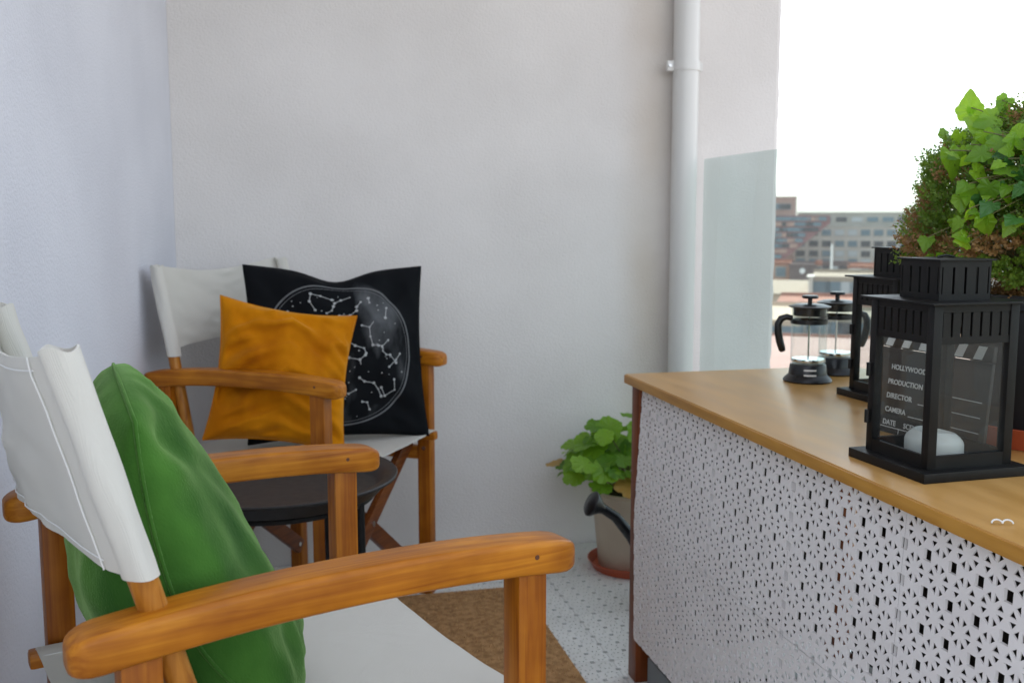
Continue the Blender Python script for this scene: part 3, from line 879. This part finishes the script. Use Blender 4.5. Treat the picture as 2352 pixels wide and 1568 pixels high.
MB().tube([(-0.005, 0, 0.028), (-0.006, 0, 0.036), (-0.009, 0.001, 0.041)], 0.0012, 6).build('wick', M['soil'], cd)

# ------------------------------------------------------------------ clapperboard
def text_mesh(body, size, name):
    cu = bpy.data.curves.new(name, 'FONT'); cu.body = body; cu.size = size
    cu.extrude = 0.0002; cu.resolution_u = 3; cu.offset = 0.00022
    ob = bpy.data.objects.new(name, cu); COL.objects.link(ob)
    dg = bpy.context.evaluated_depsgraph_get()
    me = bpy.data.meshes.new_from_object(ob.evaluated_get(dg))
    bpy.data.objects.remove(ob)
    me.name = name
    me.materials.clear(); me.materials.append(M['white_paint'])
    return me
CBL = Vector((0.918, 1.395, CT)); CBR = Vector((0.9487, 1.183, CT))
dirb = (CBR - CBL).normalized()
cb = thing('clapperboard', 'dark film clapperboard lettered in white, seen through the lantern glass', 'clapperboard', CBL + Vector((0, 0, 0.0005)))
xb = dirb; nb_ = Vector((0, 0, 1)).cross(dirb) * -1.0
# local x along the board, local y up (leaning back), local z out towards the room
lean = R(5)
outv = Vector((-dirb.y, dirb.x, 0)); outv = -outv if outv.x > 0 else outv
upv = (Vector((0, 0, 1)) * math.cos(lean) - outv * math.sin(lean)).normalized()
zv = xb.cross(upv).normalized()
Mb = Matrix((xb, upv, zv)).transposed().to_4x4()
cb.matrix_world = Matrix.Translation(CBL + Vector((0, 0, 0.0005))) @ Mb
BWd = (CBR - CBL).length
MB().box((BWd / 2, 0.0655, -0.003), (BWd, 0.131, 0.006), 0.0008).build('board', M['slate'], cb)
stick = MB().box((BWd / 2, 0.1435, -0.003), (BWd, 0.022, 0.007), 0.0008).build('clap_stick', M['slate'], cb)
for k in range(6):
    x = 0.008 + k * 0.0345
    MB().prism([(x, 0.134, 0.0006), (x + 0.015, 0.134, 0.0006), (x + 0.023, 0.153, 0.0006), (x + 0.008, 0.153, 0.0006)], (0, 0, 0.0006)).build('stripe', M['white_paint'], stick, None)
def letter(body, x, y, size):
    o = link('lettering', text_mesh(body, size, 'lettering'), cb)
    o.location = (x, y, 0.0006)
LS = 0.0110
letter('HOLLYWOOD', 0.026, 0.099, LS)
for i, wd in enumerate(('PRODUCTION', 'DIRECTOR', 'CAMERA')):
    y = 0.076 - 0.0215 * i
    letter(wd, 0.022, y, LS)
    x0 = 0.022 + 0.0082 * len(wd)
    MB().box(((x0 + 0.205) / 2, y - 0.001, 0.0008), (0.205 - x0, 0.0011, 0.0004)).build('rule_line', M['white_paint'], cb, None)
letter('DATE', 0.020, 0.0130, LS); letter('SCENE', 0.064, 0.0130, LS); letter('TAKE', 0.163, 0.0130, LS)
MB().box((0.106, 0.0095, 0.0008), (0.200, 0.0011, 0.0004)).build('rule_line', M['white_paint'], cb, None)
for x in (0.055, 0.130):
    MB().box((x, 0.0050, 0.0008), (0.0011, 0.0080, 0.0004)).build('rule_line', M['white_paint'], cb, None)

# ------------------------------------------------------------------ coffee presses
def make_press(label, loc, rz):
    t = thing('coffee_press', label, 'coffee press', loc, rz, 'glass coffee presses on the counter')
    bp = M['black_plastic']
    MB().lathe([(0.0, 0.0), (0.047, 0.0), (0.049, 0.003), (0.046, 0.008), (0.038, 0.015), (0.036, 0.034), (0.0345, 0.036), (0.0, 0.036)], n=44).build('base', bp, t)
    MB().lathe([(0.0, 0.0365), (0.034, 0.0368), (0.0352, 0.040), (0.0355, 0.146), (0.0372, 0.150), (0.0360, 0.1505), (0.0340, 0.146), (0.0337, 0.041), (0.0, 0.0385)], n=44).build('beaker', M['glass'], t, 60)
    lid = MB().lathe([(0.0, 0.1345), (0.032, 0.1345), (0.0325, 0.150), (0.0415, 0.1515), (0.042, 0.153), (0.030, 0.157), (0.006, 0.1585), (0.0, 0.1585)], n=44).build('lid', bp, t)
    MB().tube([(0, 0, 0.1585), (0, 0, 0.170)], 0.0045, 12).lathe([(0.0, 0.169), (0.015, 0.169), (0.0165, 0.1715), (0.015, 0.175), (0.0, 0.1755)], n=28).build('plunger_knob', bp, lid)
    MB().tube([(0, 0, 0.044), (0, 0, 0.134)], 0.0017, 8).build('plunger_rod', M['steel'], t)
    MB().lathe([(0.0, 0.041), (0.0325, 0.041), (0.0330, 0.044), (0.0325, 0.047), (0.004, 0.0485), (0.0, 0.0485)], n=36).build('filter', M['steel'], t)
    MB().lathe([(0.0360, 0.118), (0.0368, 0.118), (0.0368, 0.126), (0.0360, 0.126), (0.0360, 0.118)], n=40).build('band', bp, t)
    path = [(-0.034, 0, 0.128), (-0.045, 0, 0.131), (-0.056, 0, 0.127), (-0.0615, 0, 0.116), (-0.061, 0, 0.100), (-0.057, 0, 0.080), (-0.052, 0, 0.064), (-0.0505, 0, 0.060)]
    MB().tube(path, [0.006, 0.0065, 0.0072, 0.0076, 0.0078, 0.0078, 0.0072, 0.0050], 12).build('handle', bp, t)
    # printed mark on the base: two light bars joined by a stroke
    dec = []
    for z, hw in ((0.0265, 0.34), (0.0165, 0.32)):
        mbd = MB(); vs = []; n = 8
        rad = 0.0372 if z > 0.02 else 0.0388
        for k in range(n + 1):
            a = -math.pi / 2 + hw * (2 * k / n - 1)
            for dz in (-0.0016, 0.0016): vs.append((rad * math.cos(a), rad * math.sin(a), z + dz))
        mbd.add(vs, [(2 * k, 2 * k + 2, 2 * k + 3, 2 * k + 1) for k in range(n)])
        mbd.build('base_print', M['white_paint'], t, None)
    return t
make_press('glass coffee press with black handle standing clear of the lanterns', (1.062, 1.850, CT), R(-22))
make_press('glass coffee press half hidden between its twin and a lantern', (1.172, 1.930, CT), R(150))

# ------------------------------------------------------------------ small white wire hook near the counter edge
wh = MB()
pth = []
for c0 in (0.0, 0.016):
    pth += [(c0 + 0.008 - 0.008 * math.cos(a), 0.0, 0.003 + 0.006 * math.sin(a)) for a in [k * math.pi / 8 for k in range(9)]]
wh.tube(pth, 0.0014, 8)
wo = wh.build('wire_clip', M['white_paint'], None)
wo.scale = (0.7, 0.7, 0.7); wo.location = (0.752, 0.915, CT); wo.rotation_euler = (R(-30), 0, R(-20))
tag(wo, 'tiny white bent wire clip lying near the edge of the counter', 'clip')

# ------------------------------------------------------------------ leaves
def lobed_leaf(name, material, kind, seed):
    """flat fan of triangles with a lobed outline, cupped and veined; base at the origin, tip along +x"""
    rnd = random.Random(seed)
    out = []
    if kind == 'geranium':
        n = 60
        for k in range(n + 1):
            a = R(-165) + R(330) * k / n
            lob = 0.80 + 0.20 * abs(math.cos(a * 2.6)) ** 0.6 + 0.035 * math.sin(a * 17 + seed)
            out.append((0.30 + lob * 0.52 * math.cos(a), lob * 0.56 * math.sin(a)))
        cen = (0.22, 0)
    else:
        tips = [(-0.15, 0.16), (-0.12, 0.36), (0.10, 0.42), (0.30, 0.50), (0.44, 0.37), (0.70, 0.22), (1.0, 0.0)]
        up = []
        for i in range(len(tips) - 1):
            for q in range(4):
                s = q / 4; x = tips[i][0] + (tips[i + 1][0] - tips[i][0]) * s; y = tips[i][1] + (tips[i + 1][1] - tips[i][1]) * s
                up.append((x, y + 0.025 * math.sin(math.pi * s)))
        up.append(tips[-1])
        out = [(0.0, 0.0)] + up + [(x, -y) for x, y in up[-2::-1]]
        cen = (0.18, 0)
    vs = []; fs = []
    rings = (0.0, 0.4, 0.75, 1.0)
    m = len(out)
    bend = rnd.uniform(0.10, 0.28); cup = rnd.uniform(-0.10, 0.30)
    for r in rings[1:]:
        for k, (x, y) in enumerate(out):
            X = cen[0] + (x - cen[0]) * r; Y = y * r
            Z = -bend * X * X + cup * Y * Y + 0.02 * math.sin(k * 0.9) * r
            vs.append((X, Y, Z))
    c = len(vs); vs.append((cen[0], 0, -bend * cen[0] ** 2 - 0.01))
    for k in range(m):
        k2 = (k + 1) % m
        fs.append((c, k, k2))
        for q in range(2): fs.append((q * m + k, (q + 1) * m + k, (q + 1) * m + k2, q * m + k2))
    return MB().add(vs, fs).mesh(name, material, 180)
def place_leaf(me, parent, base, direction, normal, size, name='leaf'):
    x = Vector(direction).normalized(); n = Vector(normal)
    z = n - x * n.dot(x)
    if z.length < 1e-4: z = Vector((0, 0, 1)).cross(x)
    z.normalize(); y = z.cross(x)
    o = link(name, me, parent)
    o.matrix_world = Matrix.Translation(base) @ Matrix((x, y, z)).transposed().to_4x4() @ Matrix.Scale(size, 4)
    return o

# geranium in its pot
GX, GY = 1.000, 2.690
gp_ = thing('flower_pot', 'beige plastic flower pot holding the geranium by the counter end', 'pot', (GX, GY, 0.022))
MB().lathe([(0.0, 0.0), (0.092, 0.0), (0.096, 0.004), (0.118, 0.215), (0.122, 0.218), (0.122, 0.228), (0.116, 0.229), (0.108, 0.205), (0.0, 0.205)], n=56).build('pot_wall', M['beige_pot'], gp_, 50)
MB().lathe([(0.0, 0.208), (0.109, 0.208), (0.0, 0.212)][:2] + [(0.0001, 0.214)], n=30).build('soil', M['soil'], gp_)
sa = MB().lathe([(0.0, 0.0), (0.112, 0.0), (0.124, 0.022), (0.128, 0.026), (0.125, 0.027), (0.112, 0.006), (0.0, 0.006)], n=56).build('pot_saucer', M['terracotta'], None, 50)
sa.location = (GX, GY, 0.0005 + 0.0)
tag(sa, 'terracotta red saucer under the beige flower pot on the floor', 'saucer')
gp_.location.z = 0.0072
ge = thing('geranium_plant', 'bright green lobed geranium growing in the beige pot', 'plant', (GX, GY, 0.20))
gl = [lobed_leaf('leaf', M['geranium'], 'geranium', s) for s in range(4)]
yl = lobed_leaf('leaf', M['yellow_leaf'], 'geranium', 9)
rg = random.Random(12)
stems = 0
for k in range(84):
    a = rg.uniform(0, 6.283); el = rg.uniform(-0.25, 1.35)
    rad = rg.uniform(0.09, 0.185)
    d = Vector((math.cos(a) * math.cos(el), math.sin(a) * math.cos(el), math.sin(el)))
    p = Vector((d.x * rad * 1.12 - 0.015, d.y * rad * 1.0, 0.075 + d.z * rad * 1.0))
    if p.y + GY > WY - 0.045: p.y = WY - 0.045 - GY - rg.uniform(0, .02)
    if k % 2 == 0:
        MB().tube([(d.x * 0.03, d.y * 0.03, 0.01), (p.x * 0.5, p.y * 0.5, p.z * 0.65 + 0.01), p], [0.0022, 0.0018, 0.0013], 6).build('stem', M['stem'], ge)
    outd = Vector((d.x, d.y, -0.25 + rg.uniform(-.3, .3)))
    nr = Vector((d.x * 0.7, d.y * 0.7 - 0.25, 0.75)) + Vector((rg.uniform(-.3, .3), rg.uniform(-.3, .3), 0))
    me = gl[k % 4] if not (el < 0.1 and rg.random() < 0.25) else yl
    o = place_leaf(me, ge, p, outd, nr, rg.uniform(0.050, 0.088))
# watering can
wc = thing('watering_can', 'black plastic watering can behind the counter leg, spout in front of the beige pot', 'watering can', (1.045, 2.395, 0.0))
MB().lathe([(0.0, 0.0), (0.088, 0.0), (0.092, 0.006), (0.086, 0.12), (0.074, 0.165), (0.05, 0.18), (0.046, 0.176), (0.0, 0.165)], n=40).build('can_body', M['black_plastic'], wc, 50)
MB().tube([(-0.070, 0.005, 0.060), (-0.105, 0.012, 0.105), (-0.150, 0.020, 0.185), (-0.190, 0.028, 0.235), (-0.2229, 0.034, 0.257)], [0.021, 0.019, 0.0155, 0.0135, 0.013], 16).build('spout', M['black_plastic'], wc)
Mr = Matrix.Rotation(R(-62), 3, 'Y')
MB().lathe([(0.0, -0.004), (0.012, -0.004), (0.017, 0.010), (0.033, 0.030), (0.034, 0.036), (0.028, 0.042), (0.0, 0.045)], c=(-0.222, 0.034, 0.256), n=28, M=Mr).build('rose', M['black_plastic'], wc, 50)
MB().tube([(0.06, 0, 0.16), (0.02, 0, 0.235), (-0.03, 0, 0.235), (-0.05, 0, 0.175)], 0.010, 10).build('handle', M['black_plastic'], wc)

# ------------------------------------------------------------------ planter with withered heather, ivy pot set into it
PX, PY = 1.122, 1.268
pl = thing('planter', 'large charcoal plastic planter behind the black lantern with the candle', 'planter', (PX, PY, CT + 0.008))
MB().lathe([(0.0, 0.0), (0.092, 0.0), (0.096, 0.005), (0.112, 0.190), (0.118, 0.193), (0.119, 0.212), (0.113, 0.213), (0.108, 0.190), (0.0, 0.188)], n=64).build('planter_wall', M['grey_pot'], pl, 50)
MB().lathe([(0.0, 0.1895), (0.1075, 0.1905), (0.0001, 0.203)], n=36).build('soil', M['soil'], pl)
s2 = MB().lathe([(0.0, 0.0), (0.106, 0.0), (0.1185, 0.027), (0.1225, 0.031), (0.1195, 0.032), (0.106, 0.007), (0.0, 0.007)], n=64).build('pot_saucer', M['terracotta'], None, 50)
s2.location = (PX, PY, CT + 0.0005)
tag(s2, 'orange red saucer under the charcoal planter on the counter', 'saucer')
hb = thing('heather_bush', 'rounded half-withered heather bush growing in the charcoal planter', 'plant', (PX, PY, CT + 0.2))
rb = random.Random(5)
BCN = Vector((0.010, 0.045, 0.118)); BR = Vector((0.176, 0.185, 0.166))
def sprig(mb, p, d, size, rnd, nl=9):
    d = d.normalized(); ref = Vector((0, 0, 1)) if abs(d.z) < 0.9 else Vector((1, 0, 0))
    x = ref.cross(d).normalized(); y = d.cross(x)
    for i in range(nl):
        q = i / (nl - 1); a = i * 2.4 + rnd.random()
        b = p + d * size * q
        o = (x * math.cos(a) + y * math.sin(a))
        l = size * (0.42 - 0.22 * q)
        t = (o * 0.85 + d * 0.75).normalized() * l
        w = o.cross(d).normalized() * l * 0.34
        mb.add([b, b + t * 0.55 + w, b + t, b + t * 0.55 - w], [(0, 1, 2, 3)])
gm, dm, bm_ = MB(), MB(), MB()
for k in range(8500):
    z = rb.uniform(-0.55, 1); a = rb.uniform(0, 6.283)
    d = Vector((math.cos(a) * math.sqrt(1 - z * z), math.sin(a) * math.sqrt(1 - z * z), z))
    lump = 1 + 0.16 * noise.noise(d * 2.4) + 0.08 * noise.noise(d * 6)
    rr = rb.uniform(0.62, 1.0) ** 0.5 * lump
    p = BCN + Vector((d.x * BR.x, d.y * BR.y, d.z * BR.z)) * rr
    if p.z < (0.018 if p.x * p.x + p.y * p.y < 0.0145 else (-0.03 if p.x < -0.085 else 0.014)): continue
    dead = noise.noise(d * 3.3 + Vector((4, 1, 2))) + (0.12 if z < -0.1 else -0.20) + rb.uniform(-0.22, 0.22) > 0.02
    dd = d + Vector((rb.uniform(-.5, .5), rb.uniform(-.5, .5), 0.5 + rb.uniform(-.3, .3)))
    sprig(dm if dead else gm, p, dd, rb.uniform(0.014, 0.026), rb, 8)
for k in range(900):        # withered litter in the middle and on the soil
    a = rb.uniform(0, 6.283); r = 0.105 * math.sqrt(rb.random())
    p = Vector((r * math.cos(a), r * math.sin(a), rb.uniform(-0.002, 0.03)))
    sprig(dm, p, Vector((rb.uniform(-1, 1), rb.uniform(-1, 1), rb.uniform(0.1, 1))), rb.uniform(0.012, 0.024), rb, 6)
for k in range(150):
    a = rb.uniform(0, 6.283); z = rb.uniform(-0.1, 1); d = Vector((math.cos(a) * math.sqrt(1 - z * z), math.sin(a) * math.sqrt(1 - z * z), z))
    p = BCN + Vector((d.x * BR.x, d.y * BR.y, d.z * BR.z)) * 0.85
    bm_.tube([(d.x * 0.02, d.y * 0.02, -0.005), (p.x * 0.45, p.y * 0.45, p.z * 0.6), p], [0.0018, 0.0013, 0.0007], 5)
stuff(gm.build('green_sprigs', M['sprig'], hb, None))
stuff(dm.build('withered_sprigs', M['dead'], hb, None))
stuff(bm_.build('twigs', M['stem'], hb, None))
# ivy
IVP = Vector((1.112, 1.198, CT + 0.2105))
ip = thing('ivy_pot', 'slim charcoal pot standing inside the large planter, ivy spilling out of it', 'pot', tuple(IVP))
MB().lathe([(0.0, 0.0), (0.022, 0.0), (0.025, 0.004), (0.034, 0.130), (0.037, 0.132), (0.037, 0.144), (0.033, 0.145), (0.030, 0.132), (0.0, 0.130)], n=40).build('pot_wall', M['grey_pot'], ip, 50)
MB().lathe([(0.0, 0.1305), (0.0295, 0.1315), (0.0001, 0.137)], n=24).build('soil', M['soil'], ip)
iv = thing('ivy_plant', 'bright yellow green ivy trailing over the withered heather', 'plant', tuple(IVP + Vector((0, 0, 0.132))))
il = [lobed_leaf('leaf', M['ivy'], 'ivy', s) for s in range(4)]
idk = [lobed_leaf('leaf', M['ivy_dark'], 'ivy', s + 20) for s in range(2)]
ri = random.Random(8)
camp = Vector((0, 0, EYE))
def on_bush(px, py, lift=0.012):
    """where a sight line meets the bush ellipsoid (bush stands in the planter)"""
    o = camp - (Vector((PX, PY, CT + 0.2)) + BCN); d = ray(px, py)
    S = Vector((1 / (BR.x + lift), 1 / (BR.y + lift), 1 / (BR.z + lift)))
    o2 = Vector((o.x * S.x, o.y * S.y, o.z * S.z)); d2 = Vector((d.x * S.x, d.y * S.y, d.z * S.z))
    a = d2.dot(d2); b = 2 * o2.dot(d2); c = o2.dot(o2) - 1; D = b * b - 4 * a * c
    t = (-b - math.sqrt(max(D, 0))) / (2 * a)
    return camp + d * t
leaf_px = [(2228, 268, 74), (2205, 305, 52), (2262, 300, 66), (2300, 325, 60), (2180, 345, 78), (2235, 390, 60), (2165, 320, 50), (2290, 270, 62), (2330, 255, 60), (2340, 300, 66),
           (2130, 545, 44), (2145, 590, 42), (2170, 585, 50), (2195, 545, 58), (2225, 480, 52), (2205, 450, 46), (2250, 445, 60), (2260, 500, 52), (2275, 420, 58),
           (2310, 400, 66), (2330, 440, 66), (2300, 360, 54), (2345, 380, 62), (2190, 500, 44), (2215, 600, 46), (2265, 350, 54), (2345, 345, 60),
           (2370, 280, 64), (2380, 340, 66), (2390, 420, 66), (2280, 465, 50), (2335, 500, 50), (2360, 230, 62), (2315, 225, 48), (2255, 265, 46)]
rl = random.Random(31)
for _ in range(64):
    x_ = 2400 - 235 * rl.random() ** 0.8; y_ = rl.uniform(225, 600)
    if (x_ < 2200 and 380 < y_ < 500) or (x_ > 2230 and y_ > 520): continue
    leaf_px.append((x_, y_, rl.choice((24, 28, 34, 40, 46))))
for k, (px, py, sz) in enumerate(leaf_px):
    p = on_bush(px, py, ri.uniform(0.004, 0.028))
    size = sz / FPX * 1.35 * 1.0
    toc = (camp - p).normalized()
    dirs = Vector((ri.uniform(-1, 1), ri.uniform(-0.4, 0.4), ri.uniform(-1.0, 0.35)))
    if k == 0: dirs = Vector((-0.1, 0, 1))
    nr = toc * 0.75 + Vector((ri.uniform(-.6, .6), ri.uniform(-.4, .4), ri.uniform(0.0, .8)))
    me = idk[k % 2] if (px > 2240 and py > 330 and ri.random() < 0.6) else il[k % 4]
    loc = p - iv.location
    place_leaf(me, iv, loc, dirs, nr, size)
    if k % 2 == 0:
        s0 = Vector((ri.uniform(-.03, .03), ri.uniform(-.03, .03), 0.0))
        mid = (s0 + loc) * 0.5 + Vector((0, -0.02, 0.035))
        MB().tube([s0, s0 * 0.7 + mid * 0.3 + Vector((0, 0, .015)), mid, mid * 0.4 + loc * 0.6, loc], [0.0014, 0.0013, 0.0012, 0.001, 0.0008], 5).build('vine', M['stem'], iv)

# ------------------------------------------------------------------ the town beyond
GZ = -26.0
ground = MB().add([(-3000, -3000, GZ), (3000, -3000, GZ), (3000, 3000, GZ), (-3000, 3000, GZ)], [(0, 1, 2, 3)]).build('ground', noisy(mat('town_ground', (0.22, 0.19, 0.16), 0.9), (0.16, 0.14, 0.12), (0.28, 0.24, 0.20), 0.05, 6), smooth=None)
structure(ground)
AZ = R(31)
CU = Vector((math.cos(AZ), -math.sin(AZ), 0)); CWd = Vector((math.sin(AZ), math.cos(AZ), 0))
def town(zx, zy):
    return 1724.8 + zx * 0.32505, 392 + zy * 0.32505
def spot(zx, zy, D):
    """point where the sight line reaches distance D along the town's axis"""
    d = ray(*town(zx, zy)); k = D / d.dot(CWd); p = camp + d * k
    return p.dot(CU), p.z
WMATS = [mat('window_blue', (0.12, 0.19, 0.23), 0.15), mat('window_dark', (0.05, 0.06, 0.07), 0.2), mat('window_shutter', (0.40, 0.43, 0.44), 0.6)]
FRM = mat('stone_frame', (0.36, 0.34, 0.31), 0.8)
def wmesh(m, w, h):
    return MB().box((0, 0, 0), (w, 0.22, h)).mesh('window', m)
def facade(name, c1, c2, sc=0.3):
    return noisy(mat(name, c1, 0.85), c1, c2, sc, 5, lo=0.3, hi=0.7)
def pt(u, w, z): return CU * u + CWd * w + Vector((0, 0, z))
rt_ = random.Random(4)
def building(name, label, zx0, zx1, zy, D, depth, wall_m, roof_m, rows=(), cols=(), wsize=(1.3, 1.6), parapet=0.5, frame=True, z_over=None):
    u0, z = spot(zx0, zy, D); u1, _ = spot(zx1, zy, D)
    if z_over is not None: z = z_over
    rotm = Matrix((CU, CWd, Vector((0, 0, 1)))).transposed().to_4x4()
    t = thing(name, label, 'building')
    t.matrix_world = Matrix.Translation(pt((u0 + u1) / 2, D, GZ)) @ rotm
    wd = u1 - u0; h = z - GZ
    MB().box((0, depth / 2, h / 2), (wd, depth, h)).build('wall', wall_m, t, None)
    rf_ = MB().box((0, depth / 2, h + 0.10), (wd + 0.5, depth + 0.5, 0.20))
    if parapet:
        rf_.box((0, -0.10, h + 0.2 + parapet / 2), (wd + 0.5, 0.3, parapet)).box((0, depth + 0.10, h + 0.2 + parapet / 2), (wd + 0.5, 0.3, parapet))
    rf_.build('roof', roof_m, t, None)
    ms = [wmesh(m, *wsize) for m in WMATS]
    fr = MB().box((0, 0, 0), (wsize[0] + 0.4, 0.16, wsize[1] + 0.4)).mesh('window_frame', FRM)
    for ry in rows:
        for cxp in cols:
            uu, _ = spot(cxp, ry, D); _, zz = spot((zx0 + zx1) / 2, ry, D)
            o = link('window', ms[rt_.choice((0, 0, 1, 2))], t)
            o.location = (uu - (u0 + u1) / 2, -0.12, zz - GZ)
            if frame:
                q = link('window_frame', fr, o); q.location = (0, 0.06, 0)
    return t
F = dict(
    grey=facade('grey_render', (0.42, 0.38, 0.34), (0.50, 0.46, 0.41)),
    greyt=facade('grey_attic', (0.33, 0.32, 0.28), (0.42, 0.40, 0.36)),
    brown=facade('brown_brick', (0.32, 0.22, 0.18), (0.42, 0.29, 0.24)),
    dark=facade('dark_red_cladding', (0.20, 0.10, 0.10), (0.27, 0.14, 0.135)),
    peach=facade('peach_render', (0.40, 0.235, 0.165), (0.48, 0.30, 0.215)),
    cream=facade('cream_render', (0.44, 0.34, 0.25), (0.52, 0.42, 0.31)),
    red=facade('red_render', (0.30, 0.10, 0.085), (0.36, 0.13, 0.11)),
    pink=facade('pink_render', (0.36, 0.22, 0.19), (0.44, 0.29, 0.25)),
    tile=facade('terracotta_roof', (0.24, 0.095, 0.06), (0.35, 0.165, 0.105), 1.2),
    gravel=facade('gravel_roof', (0.26, 0.21, 0.155), (0.33, 0.27, 0.20), 0.8),
    dk=facade('dark_roof', (0.10, 0.075, 0.07), (0.15, 0.11, 0.10)),
    white=facade('white_render', (0.50, 0.46, 0.41), (0.58, 0.54, 0.48)))
cols_a = [350 + 92 * i for i in range(0, 19)]
b = building('apartment_block', 'long grey apartment block with blue windows on the skyline', 290, 2040, 395, 330, 16, F['grey'], F['greyt'], (440, 520, 592, 650), cols_a, (2.6, 1.7), 0.0)
building('rooftop_storey', 'set-back grey attic storey on top of the long skyline block', 330, 2000, 300, 334, 9, F['greyt'], F['greyt'], (345,), [420 + 110 * i for i in range(14)], (3.2, 1.4), 0.0)
building('brown_tower', 'brown brick block rising above the skyline next to the plaster wall', -120, 312, 190, 318, 14, F['brown'], F['brown'], (255, 335, 410, 490, 570), (-40, 40, 160, 240), (3.4, 1.6), 0.0)
building('stair_tower', 'narrow brown stair tower standing on the tallest brick block', -80, 143, 115, 324, 6, F['brown'], F['brown'], (), (), (2, 2), 0.0)
# dark cantilevered wedge
wd_ = thing('wedge_building', 'dark reddish terraced building with a slanting underside', 'building')
wd_.matrix_world = Matrix.Translation(pt(0, 300, 0)) @ Matrix((CU, CWd, Vector((0, 0, 1)))).transposed().to_4x4()
poly = [spot(zx, zy, 300) for zx, zy in ((-150, 315), (560, 315), (560, 372), (215, 640), (-150, 640))]
MB().prism([(u, 0, z) for u, z in poly], (0, 11, 0)).build('wall', F['dark'], wd_, None)
uu, zz = spot(-150, 640, 300); u2, _ = spot(215, 640, 300)
MB().box(((uu + u2) / 2, 6, (zz + GZ) / 2), (u2 - uu, 9, zz - GZ - 0.1)).build('podium', F['dk'], wd_, None)
wm_ = [wmesh(m, 3.0, 1.1) for m in WMATS[:2]] + [wmesh(F['brown'], 3.0, 1.1)]
for r_ in range(8):
    zy = 340 + r_ * 38
    for c_ in range(12):
        zx = -120 + c_ * 56 + (r_ % 2) * 18
        if zx + 28 < 560 - max(0, (zy + 22 - 372)) * 345 / 268:
            u, z = spot(zx, zy, 300)
            o = link('window', rt_.choice(wm_), wd_); o.location = (u, -0.1, z)
building('peach_house', 'small peach house between the plaster wall and the dark roofed house', 150, 272, 665, 235, 14, F['peach'], F['tile'], (715,), (210,), (2, 2))
building('dark_house', 'dark brown house with one pale round vent', 274, 456, 680, 228, 14, F['dk'], F['dk'], (), ())
building('peach_house', 'narrow peach house squeezed between the dark and the red house', 457, 493, 668, 230, 12, F['peach'], F['tile'], (710,), (475,), (1.2, 1.8))
building('red_house', 'low deep red house under the grey apartment block', 494, 692, 672, 236, 12, F['red'], F['dk'], (705,), (530, 590, 650), (2.2, 2.2))
building('white_house', 'pale peach white house to the right of the red house', 693, 1000, 690, 226, 15, F['cream'], F['tile'], (722,), (740, 800, 870, 940), (2.2, 2.0))
building('pale_house', 'pale peach house hidden behind the heather bush', 1002, 1500, 680, 240, 15, F['peach'], F['tile'], (722,), (1060, 1150, 1250, 1350), (2.2, 2.0))
building('gravel_roof_building', 'low building with a wide beige gravel roof', -60, 408, 872, 150, 34, F['cream'], F['gravel'], (), (), parapet=0.0)
building('white_chimney_wall', 'thin bright white chimney wall between two flat roofs', 408, 434, 756, 147, 5, F['white'], F['white'], (), (), parapet=0.0)
building('pink_house', 'brownish pink house with pale shutters behind the coffee presses', 436, 980, 780, 152, 22, F['pink'], F['gravel'], (835,), (500, 575, 690, 760, 880), (2.4, 2.0))
building('pink_roof_building', 'long building with a dull pink flat roof', 180, 1500, 962, 116, 15, F['pink'], F['tile'], (1000, 1040), [230 + 90 * i for i in range(10)], (1.8, 1.5), 0.4)
building('cream_house', 'sunlit cream house with flat cream roof just past the wall end', -80, 330, 1085, 88, 18, F['white'], F['cream'], (1140, 1180), (-20, 60, 150, 240, 300), (1.6, 1.3), 0.3)
building('grey_pink_house', 'greyish pink house showing through the glass coffee presses', 332, 1600, 1060, 92, 10, F['peach'], F['gravel'], (1120, 1170), [380 + 80 * i for i in range(12)], (1.6, 1.4), 0.3)
building('brick_roof_house', 'near house with a wide brick red roof', -100, 1300, 1300, 66, 9, F['red'], F['tile'], (), (), parapet=0.3)
building('near_peach_house', 'nearest sunlit house with pinkish terrace roof', -200, 1800, 1420, 48, 14, F['peach'], F['pink'], (), (), parapet=0.0)
# thin mast
mp_ = MB(); u, z = spot(575, 520, 200); mp_.tube([pt(u, 200, GZ), pt(u, 200, z)], [0.35, 0.2], 8)
tag(mp_.build('lamp_mast', M['white_paint']), 'thin pale mast standing up among the roofs', 'mast')
# vent on the dark house
u, z = spot(363, 708, 227.6)
vt = MB().lathe([(0.0, 0.0), (0.6, 0.0), (0.6, 0.3), (0.0, 0.35)], n=16, M=Matrix.Rotation(math.pi / 2, 3, 'X')).build('round_vent', M['white_paint'])
vt.location = pt(u, 227.7, z)
vt.rotation_euler = (0, 0, -AZ)
tag(vt, 'pale round vent disc on the dark house wall', 'vent')
